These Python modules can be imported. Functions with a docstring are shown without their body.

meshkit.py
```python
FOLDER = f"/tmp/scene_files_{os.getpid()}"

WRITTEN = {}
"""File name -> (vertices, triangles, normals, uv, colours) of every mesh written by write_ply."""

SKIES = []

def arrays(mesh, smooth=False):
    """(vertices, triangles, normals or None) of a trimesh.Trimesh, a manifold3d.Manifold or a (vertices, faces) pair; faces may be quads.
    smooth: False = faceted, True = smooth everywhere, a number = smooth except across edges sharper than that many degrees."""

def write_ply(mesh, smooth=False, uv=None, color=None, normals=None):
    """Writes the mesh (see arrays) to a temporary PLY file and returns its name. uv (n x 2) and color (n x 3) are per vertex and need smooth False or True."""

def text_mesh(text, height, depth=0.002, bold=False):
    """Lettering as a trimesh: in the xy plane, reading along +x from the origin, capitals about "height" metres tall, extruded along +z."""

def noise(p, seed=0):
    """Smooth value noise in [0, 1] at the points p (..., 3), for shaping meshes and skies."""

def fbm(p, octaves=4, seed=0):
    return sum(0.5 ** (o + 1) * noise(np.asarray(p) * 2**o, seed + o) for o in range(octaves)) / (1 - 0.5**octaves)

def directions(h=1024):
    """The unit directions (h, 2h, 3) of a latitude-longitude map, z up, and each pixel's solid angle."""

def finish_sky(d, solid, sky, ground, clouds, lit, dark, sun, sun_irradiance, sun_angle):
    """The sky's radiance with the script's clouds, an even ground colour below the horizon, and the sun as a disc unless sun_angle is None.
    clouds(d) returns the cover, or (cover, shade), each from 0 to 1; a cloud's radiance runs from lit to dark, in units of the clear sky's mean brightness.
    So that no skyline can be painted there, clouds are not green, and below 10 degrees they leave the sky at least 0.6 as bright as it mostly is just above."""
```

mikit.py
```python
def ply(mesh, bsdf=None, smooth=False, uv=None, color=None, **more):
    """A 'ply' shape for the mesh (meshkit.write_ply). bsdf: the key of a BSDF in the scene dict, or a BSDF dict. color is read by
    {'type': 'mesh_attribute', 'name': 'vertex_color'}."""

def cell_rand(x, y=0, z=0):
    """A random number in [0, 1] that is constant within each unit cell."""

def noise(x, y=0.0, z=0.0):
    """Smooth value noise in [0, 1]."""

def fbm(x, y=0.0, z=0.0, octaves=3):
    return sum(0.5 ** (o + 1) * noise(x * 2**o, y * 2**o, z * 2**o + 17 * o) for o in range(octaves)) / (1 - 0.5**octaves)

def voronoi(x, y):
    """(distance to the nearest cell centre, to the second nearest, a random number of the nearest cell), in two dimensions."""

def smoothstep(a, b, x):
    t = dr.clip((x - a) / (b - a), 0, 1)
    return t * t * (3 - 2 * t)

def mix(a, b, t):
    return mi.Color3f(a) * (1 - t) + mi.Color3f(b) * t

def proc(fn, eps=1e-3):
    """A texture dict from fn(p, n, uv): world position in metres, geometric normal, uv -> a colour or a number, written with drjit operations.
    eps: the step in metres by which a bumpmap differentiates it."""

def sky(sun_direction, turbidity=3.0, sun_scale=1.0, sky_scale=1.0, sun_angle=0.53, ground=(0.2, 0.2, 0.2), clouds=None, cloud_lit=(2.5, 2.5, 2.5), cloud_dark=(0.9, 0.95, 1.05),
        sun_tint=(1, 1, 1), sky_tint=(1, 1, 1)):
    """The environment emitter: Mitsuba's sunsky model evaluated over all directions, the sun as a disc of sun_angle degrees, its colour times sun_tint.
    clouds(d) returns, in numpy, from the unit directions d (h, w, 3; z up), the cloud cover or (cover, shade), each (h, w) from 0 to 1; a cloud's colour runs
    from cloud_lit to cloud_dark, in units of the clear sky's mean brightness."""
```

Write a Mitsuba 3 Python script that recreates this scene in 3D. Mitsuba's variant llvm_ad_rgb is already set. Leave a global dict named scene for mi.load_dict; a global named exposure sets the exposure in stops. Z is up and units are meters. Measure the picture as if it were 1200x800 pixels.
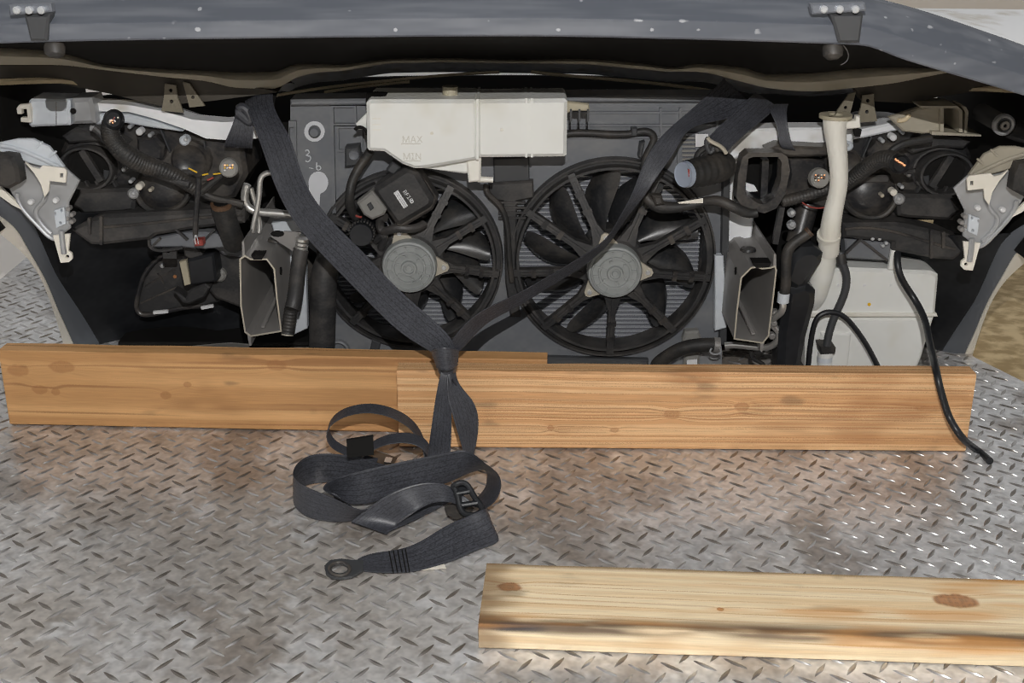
import math, random
import numpy as np, trimesh, drjit as dr, mitsuba as mi, mikit, meshkit
from shapely.geometry import Polygon, Point
from shapely import affinity
from mikit import proc, noise, fbm, smoothstep, mix

random.seed(7); rng = np.random.default_rng(7)
scene = {'type': 'scene'}
labels = {}

# ---------------------------------------------------------------- camera
F, H, PITCH = 1400.0, 0.936, math.radians(22.3)
CP, SP = math.cos(PITCH), math.sin(PITCH)
scene['camera'] = {'type': 'perspective', 'fov': math.degrees(2 * math.atan(600 / F)), 'fov_axis': 'x', 'near_clip': 0.05, 'far_clip': 60.0,
                   'to_world': mi.ScalarTransform4f().look_at(origin=[0, 0, H], target=[0, CP, H - SP], up=[0, 0, 1])}
# ---------------------------------------------------------------- light: open-shade daylight and the photographer's flash
exposure = 0.0
scene['daylight'] = mikit.sky([-0.5, -0.3, 0.8], sun_scale=0.0, sky_scale=3.5, ground=(0.25, 0.22, 0.18),
                              clouds=lambda d: np.ones(d.shape[:2]), cloud_lit=(1.0, 0.99, 0.98), cloud_dark=(0.9, 0.9, 0.9))
scene['flash'] = {'type': 'point', 'position': [0.03, 0.0, 1.19], 'intensity': {'type': 'rgb', 'value': [8, 8 * 0.985, 8 * 0.97]}}

# ---------------------------------------------------------------- names
def free(key):
    if key not in scene and key not in labels: return key
    n = 1
    while f'{key}_{n:03d}' in scene or f'{key}_{n:03d}' in labels: n += 1
    return f'{key}_{n:03d}'

def thing(name, label, cat, group=None):
    k = free(name); labels[k] = {'label': label, 'category': cat}
    if group: labels[k]['group'] = group
    return k

def part(name, mesh, mat, parent, label=None, smooth=35, kind=None):
    if isinstance(mesh, list): mesh = cat(mesh)
    uv = mesh.metadata.get('strip_uv')
    k = free(parent + '__' + name); scene[k] = mikit.ply(mesh, mat, smooth) if uv is None else mikit.ply(mesh, mat, True, uv=uv)
    if label or kind:
        labels[k] = {}
        if label: labels[k]['label'] = label
        if kind: labels[k]['kind'] = kind
    return k

def single(name, mesh, mat, label, cat_, smooth=35, group=None):
    if isinstance(mesh, list): mesh = cat(mesh)
    k = thing(name, label, cat_, group); scene[k] = mikit.ply(mesh, mat, smooth); return k

def struct(name, mesh, mat, label, smooth=35):
    if isinstance(mesh, list): mesh = cat(mesh)
    scene[name] = mikit.ply(mesh, mat, smooth); labels[name] = {'label': label, 'kind': 'structure', 'category': name.split('_')[0]}
    return name

def cat(ms): return trimesh.util.concatenate([m for m in ms if m is not None])

# ---------------------------------------------------------------- where things stand
def ray(x, y):
    dx, dy = (x - 600) / F, (400 - y) / F
    return np.array([dx, CP + dy * SP, -SP + dy * CP])
def at(x, y, Y):
    d = ray(x, y); return np.array([0, 0, H]) + d * (Y / d[1])
def atz(x, y, Z=0.0):
    d = ray(x, y); return np.array([0, 0, H]) + d * ((Z - H) / d[2])
def size(px, Y): return px * (Y + 0.13) / F         # how long px pixels are at distance Y
def ats(pts, Y=None): return np.array([at(p[0], p[1], p[2] if len(p) > 2 else Y) for p in pts])

# ---------------------------------------------------------------- shapes
def spline(pts, n):
    pts = np.asarray(pts, float)
    if len(pts) == 2: return pts[0] + np.linspace(0, 1, n)[:, None] * (pts[1] - pts[0])
    from scipy.interpolate import PchipInterpolator
    d = np.r_[0, np.cumsum(np.maximum(np.linalg.norm(np.diff(pts, axis=0), axis=1), 1e-6) ** 0.6)]
    from scipy.interpolate import CubicSpline
    return CubicSpline(d, pts)(np.linspace(0, d[-1], n))

def tube(pts, r, n=10, seg=None, corr=0.0, pitch=0.006, hollow=0.0):
    """a round tube along the points; r a number or one per given point; corr: depth of corrugation rings"""
    pts = np.asarray(pts, float)
    L = np.linalg.norm(np.diff(pts, axis=0), axis=1).sum()
    if seg is None: seg = max(2 if len(pts) == 2 else 6 * len(pts), 2)
    if corr: seg = int(max(seg, L / pitch * 4))
    c = spline(pts, seg)
    rr = np.full(seg, r, float) if np.isscalar(r) else np.interp(np.linspace(0, 1, seg), np.linspace(0, 1, len(r)), r)
    if corr: rr = rr - corr * (np.arange(seg) % 4 >= 2)
    t = np.gradient(c, axis=0); t /= np.linalg.norm(t, axis=1, keepdims=True)
    u = np.cross(t[0], [0.3, 0.2, 0.9]); u /= np.linalg.norm(u)
    rings = []
    a = np.linspace(0, 2 * np.pi, n, endpoint=False)
    for i in range(seg):
        u = u - t[i] * (u @ t[i]); u /= np.linalg.norm(u); w = np.cross(t[i], u)
        rings.append(c[i] + rr[i] * (np.cos(a)[:, None] * u + np.sin(a)[:, None] * w))
    extra = []
    if hollow:
        for i in (seg - 1, 0):
            pass
    v = np.vstack(rings); f = []
    for i in range(seg - 1):
        for j in range(n):
            k = (j + 1) % n
            f += [[i * n + j, i * n + k, (i + 1) * n + k], [i * n + j, (i + 1) * n + k, (i + 1) * n + j]]
    b = len(v); v = np.vstack([v, c[0], c[-1]])
    for j in range(n):
        k = (j + 1) % n
        f += [[b, k, j], [b + 1, (seg - 1) * n + j, (seg - 1) * n + k]]
    return trimesh.Trimesh(v, f, process=False)

def hull(pts): return trimesh.convex.convex_hull(np.asarray(pts))
_ico = trimesh.creation.icosphere(subdivisions=1).vertices
def rbox(lo, hi, r=0.004):
    lo, hi = np.asarray(lo, float), np.asarray(hi, float)
    r = min(r, *(0.49 * (hi - lo)))
    return hull(np.vstack([_ico * r + [x, y, z] for x in (lo[0] + r, hi[0] - r) for y in (lo[1] + r, hi[1] - r) for z in (lo[2] + r, hi[2] - r)]))
def pbox(x0, y0, x1, y1, Y, t, r=0.004):
    """a rounded box: front face from (x0,y0) to (x1,y1) in the photo at distance Y, t deep"""
    a, b = at(x0, y1, Y), at(x1, y0, Y)
    return rbox([a[0], Y, a[2]], [b[0], Y + t, b[2]], r)

def fix(m):
    if m.is_watertight and m.volume < 0: m.invert()
    return m
def plate(px, Y, t, holes=(), b=0.0):
    """an upright plate at distance Y: outline given where it stands, t thick (away from the viewer), front edge chamfered by b"""
    o = ats([(p[0], p[1]) for p in px], Y)[:, [0, 2]]
    poly = Polygon(o, [ats(h, Y)[:, [0, 2]] for h in holes]).buffer(0)
    if poly.geom_type != 'Polygon': poly = max(poly.geoms, key=lambda g: g.area)
    ms = [poly]
    m = trimesh.creation.extrude_polygon(poly, t - b, engine='earcut')
    v = np.array(m.vertices); m = trimesh.Trimesh(np.c_[v[:, 0], Y + b + v[:, 2], v[:, 1]], m.faces[:, ::-1], process=False)
    if b > 0:
        inner = poly.buffer(-b, join_style=2)
        if inner.geom_type == 'Polygon' and not holes:
            inner = inner.simplify(b * 0.02)
            # chamfer ring: join by hulling each outline edge to its offset
            O = np.array(poly.exterior.coords)[:-1]
            if not Polygon(O).exterior.is_ccw: O = O[::-1]
            n = len(O); P = np.roll(O, 1, 0); N = np.roll(O, -1, 0)
            d1 = O - P; d1 /= np.maximum(np.linalg.norm(d1, axis=1, keepdims=True), 1e-9); d2 = N - O; d2 /= np.maximum(np.linalg.norm(d2, axis=1, keepdims=True), 1e-9)
            n1 = np.c_[-d1[:, 1], d1[:, 0]]; n2 = np.c_[-d2[:, 1], d2[:, 0]]
            q = n1 + n2; q /= np.maximum((q * n1).sum(1, keepdims=True), 0.45)
            I = O + q * b
            vv = np.vstack([np.c_[O[:, 0], np.full(n, Y + b), O[:, 1]], np.c_[I[:, 0], np.full(n, Y), I[:, 1]]])
            ff = []
            for i in range(n):
                j = (i + 1) % n; ff += [[i, j, n + j], [i, n + j, n + i]]
            try:
                cv, cf = trimesh.creation.triangulate_polygon(Polygon(I).buffer(0), engine='earcut')
                cap = trimesh.Trimesh(np.c_[cv[:, 0], np.full(len(cv), Y), cv[:, 1]], cf, process=False)
                m = cat([m, trimesh.Trimesh(vv, ff, process=False), cap])
            except Exception: pass
    return m

def ellipse(cx, cy, rx, ry, n=32, rot=0):
    a = np.linspace(0, 2 * np.pi, n, endpoint=False); c, s = math.cos(math.radians(rot)), math.sin(math.radians(rot))
    x, y = rx * np.cos(a), ry * np.sin(a)
    return [(cx + c * u - s * w, cy + s * u + c * w) for u, w in zip(x, y)]

def lathe(profile, n=24, axis=(0, -1, 0), pos=(0, 0, 0), sx=1.0, start=0):
    """profile: (radius, height) pairs; height runs along axis (default: towards the viewer)"""
    m = trimesh.creation.revolve(np.array(profile, float), sections=n)
    m.apply_scale([sx, 1, 1])
    m.apply_transform(trimesh.geometry.align_vectors([0, 0, 1], np.asarray(axis, float)))
    m.apply_translation(pos); return fix(m)
def disc(cx, cy, rpx, Y, h=0.004, n=20, axis=(0, -1, 0), ch=0.0):
    r = size(rpx, Y); ch = ch or min(h, r) * 0.35
    return lathe([(0, -0.002), (r, -0.002), (r, h - ch), (r - ch, h), (0, h)], n, axis, at(cx, cy, Y))

def loft(rows, close=False, thick=None):
    """a grid surface through rows of points; thick: an offset vector that closes it into a slab"""
    R = np.array(rows); m, n = R.shape[:2]
    v = R.reshape(-1, 3); f = []
    for i in range(m - 1):
        for j in range(n if close else n - 1):
            k = (j + 1) % n
            f += [[i * n + j, i * n + k, (i + 1) * n + k], [i * n + j, (i + 1) * n + k, (i + 1) * n + j]]
    if thick is not None:
        N = len(v); f2 = [[a + N, c + N, b + N] for a, b, c in f]
        v = np.vstack([v, v + np.asarray(thick)])
        edge = [(0, j, 0, j + 1) for j in range(n - 1)] + [(m - 1, j + 1, m - 1, j) for j in range(n - 1)] + [(i + 1, 0, i, 0) for i in range(m - 1)] + [(i, n - 1, i + 1, n - 1) for i in range(m - 1)]
        for a, b, c, d in edge:
            p, q = a * n + b, c * n + d; f2 += [[p, p + N, q + N], [p, q + N, q]]
        f = f + f2
    return trimesh.Trimesh(v, f, process=False)

def ribbon(A, B, n=60, th=0.0016, ridges=6, depth=0.0007):
    """flat webbing between edge A and edge B (points along it), with woven ridges running along it"""
    a, b = spline(A, n), spline(B, n)
    t = np.gradient((a + b) / 2, axis=0); w = b - a
    nn = np.cross(t, w); nn /= np.maximum(np.linalg.norm(nn, axis=1, keepdims=True), 1e-9)
    for i in range(1, n):
        if nn[i] @ nn[i - 1] < 0: nn[i] = -nn[i]
    m = 2 * ridges + 1; s = np.linspace(0, 1, m)
    prof = th / 2 - depth * (np.arange(m) % 2 == 0)
    prof[0] = prof[-1] = th * 0.35
    top = a[:, None] + w[:, None] * s[None, :, None] + nn[:, None] * prof[None, :, None]
    bot = a[:, None] + w[:, None] * s[None, ::-1, None] - nn[:, None] * prof[None, ::-1, None]
    ring = np.concatenate([top, bot], 1)
    body = loft(ring, close=True)
    k = 2 * m; caps = []
    for base, flip in ((0, False), ((n - 1) * k, True)):
        for j in range(m - 1):
            q = [base + j, base + j + 1, base + k - 2 - j, base + k - 1 - j]
            tr = [[q[0], q[2], q[1]], [q[0], q[3], q[2]]]
            caps += [x[::-1] for x in tr] if flip else tr
    out = trimesh.Trimesh(body.vertices, np.vstack([body.faces, caps]), process=False)
    along = np.r_[0, np.cumsum(np.linalg.norm(np.diff((a + b) / 2, axis=0), axis=1))]
    out.metadata['strip_uv'] = np.array([[u, v] for v in along for u in np.r_[s, s[::-1]]])
    return out

def bar(p, q, w, h, up=(0, 0, 1)):
    """a straight rectangular bar from p to q, w wide (sideways), h thick (along up)"""
    p, q = np.asarray(p, float), np.asarray(q, float); t = (q - p) / np.linalg.norm(q - p)
    s = np.cross(t, up); s /= np.linalg.norm(s); u = np.cross(s, t)
    return hull([x + a * s * w / 2 + b * u * h / 2 for x in (p, q) for a in (-1, 1) for b in (-1, 1)])

# ---------------------------------------------------------------- materials
def mat(key, color, rough=0.5, metallic=0.0, **kw):
    c = color if isinstance(color, dict) else {'type': 'rgb', 'value': list(color)}
    r = rough if isinstance(rough, dict) else float(rough)
    d = {'type': 'principled', 'base_color': c, 'roughness': r, 'metallic': metallic, **kw}
    scene[key] = {'type': 'twosided', 'bsdf': d}
    return key
def dusty(base, dust, amount, f=22.0, seed=0.0):
    def fn(p, n, uv):
        k = fbm(p.x * f + seed, p.y * f, p.z * f, 3)
        fine = fbm(p.x * f * 9, p.y * f * 9, p.z * f * 9 + seed, 2)
        up = dr.clip(n.z, 0, 1)
        return mix(base, dust, dr.clip(smoothstep(0.35, 0.75, k) * amount + up * amount * 0.35 + (fine - 0.5) * amount * 0.8, 0, 1))
    return proc(fn)

def floor_colour(p, n, uv):
    big = fbm(p.x * 3.1 + 3, p.y * 3.1, 0.0, 3); mid = fbm(p.x * 17, p.y * 17 + 5, 0.0, 3); fine = fbm(p.x * 120, p.y * 120, 0.0, 2)
    c = mix((0.52, 0.485, 0.445), (0.70, 0.705, 0.71), smoothstep(0.3, 0.7, big))
    c = mix(c, (0.82, 0.83, 0.84), 0.55 * smoothstep(0.55, 0.72, mid))
    c = mix(c, (0.27, 0.22, 0.18), 0.6 * smoothstep(0.56, 0.75, fbm(p.x * 9 + 40, p.y * 9, 0.0, 3)))
    c = mix(c, (0.82, 0.83, 0.84), 0.22 * smoothstep(0.62, 0.74, fbm(p.x * 46 + 11, p.y * 60, 0.0, 3)))
    c = mix(c, (0.25, 0.21, 0.17), 0.28 * smoothstep(0.60, 0.74, fbm(p.x * 38 + 70, p.y * 52, 0.0, 3)))
    return c * (0.74 + 0.52 * fine)
def floor_rough(p, n, uv):
    return dr.clip(0.24 + 0.34 * (fbm(p.x * 11 + 9, p.y * 11, 0.0, 3) - 0.3), 0.16, 0.5)
scene['steel_floor'] = {'type': 'twosided', 'bsdf': {'type': 'principled', 'base_color': proc(floor_colour), 'roughness': proc(floor_rough), 'metallic': 0.42, 'specular': 0.5}}
mat('steel_lug', proc(lambda p, n, uv: mix((0.25, 0.225, 0.20), (0.58, 0.57, 0.56), smoothstep(0.3, 0.7, fbm(p.x * 30, p.y * 30, 0.0, 2)))), 0.25, 0.72)

def wood(ang, v0, dark, mid, light, freq, knots=(), stains=None, seed=0.0, knot_col=(0.16, 0.055, 0.02), knot_amt=0.8):
    """sawn softwood: u along the plank (turned by ang about z), v across its face and round its edge"""
    ca, sa = math.cos(ang), math.sin(ang)
    def fn(p, n, uv):
        u = p.x * ca + p.y * sa; v = p.z + (p.y * ca - p.x * sa) - v0
        w = v + 0.016 * (fbm(u * 2.2 + seed, v * 9, seed, 3) - 0.5)
        kmask, core = mi.Float(0), mi.Float(0)
        for ku, kv, ra, rb in knots:
            e = dr.square((u - ku) / ra) + dr.square((v - kv) / rb)
            w += 0.9 * rb * dr.exp(-e * 0.35) * dr.clip((v - kv) / rb, -1, 1)
            kmask = dr.maximum(kmask, 1 - smoothstep(0.55, 1.25, e + 0.5 * (noise(u * 160, v * 160, seed) - 0.5)))
            core = dr.maximum(core, 0.5 + 0.5 * dr.sin(dr.sqrt(e) * 14))
        ring = noise(w * freq, u * 1.1 + seed, seed)
        ring2 = noise(w * freq * 3.1, u * 2.3, seed + 7)
        fib = fbm(u * 30, w * 900, seed, 2)
        c = mix(mid, light, smoothstep(0.3, 0.75, ring)); c = mix(c, dark, 0.55 * smoothstep(0.62, 0.8, ring2))
        c = c * (0.86 + 0.28 * fib)
        c = mix(c, dark, 0.45 * smoothstep(0.58, 0.8, fbm(u * 7 + seed, v * 22, 3.0 + seed, 3)))
        c = mix(c, mi.Color3f(knot_col) * (0.6 + 0.9 * core + 0.5 * (noise(u * 90, v * 260, seed) - 0.5)), kmask * knot_amt)
        c = mix(c, (0.07, 0.045, 0.028), 0.4 * smoothstep(0.68, 0.85, fbm(u * 14 + 4, v * 40 + seed, seed, 3)))
        if stains is not None: c = stains(c, u, v, p)
        return c
    return proc(fn)
mat('tan_ground', proc(lambda p, n, uv: mix((0.36, 0.26, 0.13), (0.64, 0.50, 0.29), smoothstep(0.25, 0.75, fbm(p.x * 30, p.y * 40, 0.0, 4)))), 0.8)
mat('cream_board', proc(lambda p, n, uv: mix((0.86, 0.81, 0.75), (0.91, 0.87, 0.82), noise(p.y * 3, p.z * 3))), 0.45)
mat('white_wall', (0.80, 0.84, 0.88), 0.6)
mat('black_plastic', dusty((0.020, 0.020, 0.022), (0.105, 0.092, 0.078), 0.62), 0.36)
mat('dusty_plastic', dusty((0.028, 0.028, 0.029), (0.080, 0.073, 0.067), 0.6, 30), 0.5)
mat('liner_plastic', dusty((0.011, 0.012, 0.014), (0.03, 0.032, 0.036), 0.4, 12), 0.38)
mat('liner_edge', (0.105, 0.115, 0.13), 0.5)
mat('shroud_plastic', dusty((0.140, 0.148, 0.162), (0.21, 0.21, 0.208), 0.5, 18), 0.5)
mat('fan_plastic', dusty((0.020, 0.021, 0.023), (0.075, 0.068, 0.06), 0.5, 26), 0.33)
mat('rubber', dusty((0.020, 0.020, 0.020), (0.07, 0.06, 0.05), 0.5, 35), 0.55)
mat('tank_plastic', proc(lambda p, n, uv: mix((0.74, 0.745, 0.71), (0.62, 0.595, 0.50), smoothstep(0.45, 0.8, fbm(p.x * 14, p.y * 14, p.z * 9, 4)) * 0.6)), 0.38, spec_trans=0.0)
mat('neck_plastic', proc(lambda p, n, uv: mix((0.76, 0.74, 0.67), (0.58, 0.54, 0.43), smoothstep(0.45, 0.8, fbm(p.x * 20, p.y * 20, p.z * 11, 3)) * 0.6)), 0.4)
mat('aged_plastic', (0.40, 0.36, 0.26), 0.5)
def webbing_colour(p, n, uv):
    line = dr.abs(dr.cos(uv.x * (6 * math.pi)))
    groove = 1 - smoothstep(0.0, 0.35, line)
    weave = noise(uv.x * 40, uv.y * 420, 0.0)
    return mi.Color3f(0.046, 0.048, 0.057) * (0.62 + 0.7 * weave) * (1 - 0.45 * groove) * (0.85 + 0.3 * noise(p.x * 40, p.y * 40, p.z * 40))
mat('webbing', proc(webbing_colour), 0.42, sheen=0.7)
mat('galvanised', proc(lambda p, n, uv: mix((0.28, 0.28, 0.28), (0.50, 0.51, 0.52), fbm(p.x * 24, p.y * 24, p.z * 24, 3))), 0.42, 0.35)
mat('pale_paint', proc(lambda p, n, uv: mix((0.50, 0.54, 0.58), (0.64, 0.67, 0.70), fbm(p.x * 18, p.y * 18, p.z * 18, 3))), 0.4)
mat('white_paint', proc(lambda p, n, uv: mix((0.80, 0.81, 0.82), (0.52, 0.48, 0.40), 0.75 * smoothstep(0.55, 0.8, fbm(p.x * 22, p.y * 22, p.z * 22, 3)))), 0.35)
mat('cream_paint', (0.74, 0.70, 0.61), 0.35)
mat('rail_steel', proc(lambda p, n, uv: mix((0.20, 0.195, 0.19), (0.36, 0.34, 0.32), fbm(p.x * 16, p.y * 9, p.z * 16, 4))), 0.45, 0.3)
mat('tan_paint', proc(lambda p, n, uv: mix((0.27, 0.245, 0.19), (0.42, 0.38, 0.30), fbm(p.x * 12, p.y * 12, p.z * 12, 3))), 0.5)
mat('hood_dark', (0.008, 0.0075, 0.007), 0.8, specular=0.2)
mat('trim_rubber', proc(lambda p, n, uv: mix((0.085, 0.095, 0.115), (0.16, 0.17, 0.19), smoothstep(0.35, 0.8, fbm(p.x * 9, p.y * 60, p.z * 60, 3)) * 0.7) + mi.Color3f(0.25) * smoothstep(0.78, 0.86, fbm(p.x * 70, p.y * 70, p.z * 90, 2))), 0.5)
mat('fin_metal', (0.46, 0.475, 0.50), 0.45, 0.3)
mat('core_dark', (0.115, 0.12, 0.135), 0.6)
mat('motor_cast', proc(lambda p, n, uv: mix((0.22, 0.235, 0.23), (0.34, 0.35, 0.34), fbm(p.x * 40, p.y * 40, p.z * 40, 3))), 0.5)
mat('beige_metal', (0.46, 0.42, 0.34), 0.45, 0.2)
mat('aluminium', (0.72, 0.71, 0.68), 0.3, 0.8)
mat('bolt_zinc', (0.70, 0.72, 0.74), 0.3, 0.6)
mat('wire_copper', (0.65, 0.30, 0.14), 0.4, 0.6)
mat('red_plastic', (0.27, 0.05, 0.04), 0.5)
mat('bracket_tan', (0.17, 0.15, 0.11), 0.5)
mat('yellow_plastic', (0.75, 0.45, 0.03), 0.5)
mat('connector_grey', (0.22, 0.215, 0.20), 0.5)
mat('dark_grey', (0.045, 0.047, 0.05), 0.5)
mat('chalk', (0.62, 0.63, 0.65), 0.8)
mat('label_white', (0.68, 0.68, 0.68), 0.6)
mat('emboss', (0.58, 0.565, 0.51), 0.5)
mat('pale_blue', (0.30, 0.34, 0.41), 0.5)
mat('bracket_grey', (0.13, 0.14, 0.16), 0.45)
mat('gold_edge', (0.72, 0.60, 0.40), 0.35, 0.2)
mat('oak_brown', (0.10, 0.055, 0.03), 0.6)

# ================================================================ THE PLACE
# ground, chequer-plate floor, boards beside and behind
struct('ground', trimesh.creation.box([9, 9, 0.05], trimesh.transformations.translation_matrix([0, 2.5, -0.066])), 'tan_ground', 'mottled tan ground beyond the right edge of the steel floor')
ft = [(-1.21, 0.1), (1.62, 0.1), (1.30, 1.35), (0.985, 2.06), (0.925, 2.20), (0.80, 3.3), (-1.21, 3.3)]
fl = trimesh.creation.extrude_polygon(Polygon(ft), 0.03, engine='earcut'); fl.apply_translation([0, 0, -0.03])
struct('floor', fl, 'steel_floor', 'worn grey steel chequer plate floor with raised lugs')
LA = math.radians(5)
def lug(ang):
    L, W, h = 0.0175, 0.0038, 0.0018
    s = np.linspace(-1, 1, 7); out = [(L * t, W * (1 - abs(t) ** 1.6)) for t in s] + [(L * t, -W * (1 - abs(t) ** 1.6)) for t in s[::-1][1:-1]]
    o = np.array(out); n = len(o)
    i = o * [0.78, 0.34]
    v = np.vstack([np.c_[o, np.full(n, -0.0004)], np.c_[i, np.full(n, h)]]); f = []
    for a in range(n):
        b = (a + 1) % n; f += [[a, b, n + b], [a, n + b, n + a]]
    cv = len(v); v = np.vstack([v, [0, 0, h]]); f += [[n + a, n + (a + 1) % n, cv] for a in range(n)]
    c, s_ = math.cos(ang), math.sin(ang); v[:, :2] = v[:, :2] @ np.array([[c, s_], [-s_, c]])
    return trimesh.Trimesh(v, f, process=False)
lugA, lugB = lug(math.radians(48) + LA), lug(math.radians(-42) + LA)
plyA, plyB = mikit.ply(lugA, 'steel_lug', 35), mikit.ply(lugB, 'steel_lug', 35)
FP = Polygon(ft).buffer(-0.02); SPC = 0.0405
spots = []
for i in range(-60, 90):
    for j in range(-10, 90):
        for k, o in enumerate((0.0, 0.5)):
            u, v = (i + o) * SPC, (j + o) * SPC
            x, y = u * math.cos(LA) - v * math.sin(LA), u * math.sin(LA) + v * math.cos(LA)
            if FP.contains(Point(x, y)): spots.append((x, y, k))
def seen(s):
    x, y, _ = s; z = y * CP + H * SP; px = 600 + F * x / z; py = 400 + F * (H * CP - y * SP) / z
    hid = (560 < px < 1200 and 655 < py < 785)
    return (0 if (0 < px < 1200 and py < 800 and not hid) else 1, z)
spots = [(x + rng.uniform(-.0012, .0012), y + rng.uniform(-.0012, .0012), k) for x, y, k in spots]
spots.sort(key=seen)
for x, y, k in spots[:300]:
    scene[free('floor__tread_lug')] = {**(plyA if k == 0 else plyB), 'to_world': mi.ScalarTransform4f().translate([x, y, 0])}
vs, fs, nv = [], [], 0
for x, y, k in spots[300:]:
    m = lugA if k == 0 else lugB
    vs.append(m.vertices + [x, y, 0]); fs.append(m.faces + nv); nv += len(m.vertices)
part('tread_lug_field', trimesh.Trimesh(np.vstack(vs), np.vstack(fs), process=False), 'steel_lug', 'floor', kind='stuff')
struct('ground_left', rbox([-4.6, -2.0, -0.05], [-1.212, 6.0, -0.012], 0.004), 'cream_board', 'smooth cream painted ground along the left edge of the steel floor')
struct('wall_back', rbox([-1.2, 4.6, -0.04], [3.2, 4.7, 0.335], 0.003), 'white_wall', 'low white panel far behind the raised hood')
struct('trim_1', rbox([-1.2, 4.57, 0.335], [3.2, 4.72, 0.43], 0.004), 'cream_board', 'cream rail along the top of the low white panel')

# ---------------------------------------------------------------- planks
def plank(name, A, B, h, t, lean, key, label, bow=0.0):
    """a sawn plank standing on edge: bottom front corners A and B on the floor, h tall, t thick, leaning back by lean"""
    A, B = np.array(A, float), np.array(B, float); d = (B - A) / np.linalg.norm(B - A); nrm = np.array([-d[1], d[0], 0])
    up = np.array([0, 0, 1]) * math.cos(lean) + nrm * math.sin(lean); bk = nrm * math.cos(lean) - np.array([0, 0, 1]) * math.sin(lean)
    r = 0.003; n = 26; L = np.linalg.norm(B - A); rows = []
    prof = [(r, 0), (h - r, 0), (h - r * 0.3, r * 0.3), (h, r), (h, t - r), (h - r, t), (r, t), (0, t - r), (0, r), (r * 0.3, r * 0.3)]
    for i in range(n):
        s = i / (n - 1); c = A + d * s * L
        e = 0.0015 * (meshkit.noise(np.array([s * 9, 1.3, 2.0])) - 0.5)
        rows.append([c + up * (a + (e if a > h / 2 else 0)) + bk * (b + e) for a, b in prof])
    body = loft(rows, close=True); k = len(prof); v = np.array(body.vertices); f = body.faces.tolist(); N = len(v)
    v = np.vstack([v, v[:k].mean(0), v[-k:].mean(0)])
    for j in range(k):
        q = (j + 1) % k; f += [[N, q, j], [N + 1, N - k + j, N - k + q]]
    m = trimesh.Trimesh(v, f, process=False); m.vertices[:, 2] += 0.0017 - min(0, m.vertices[:, 2].min())
    return single(name, m, key, label, 'plank')
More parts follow.
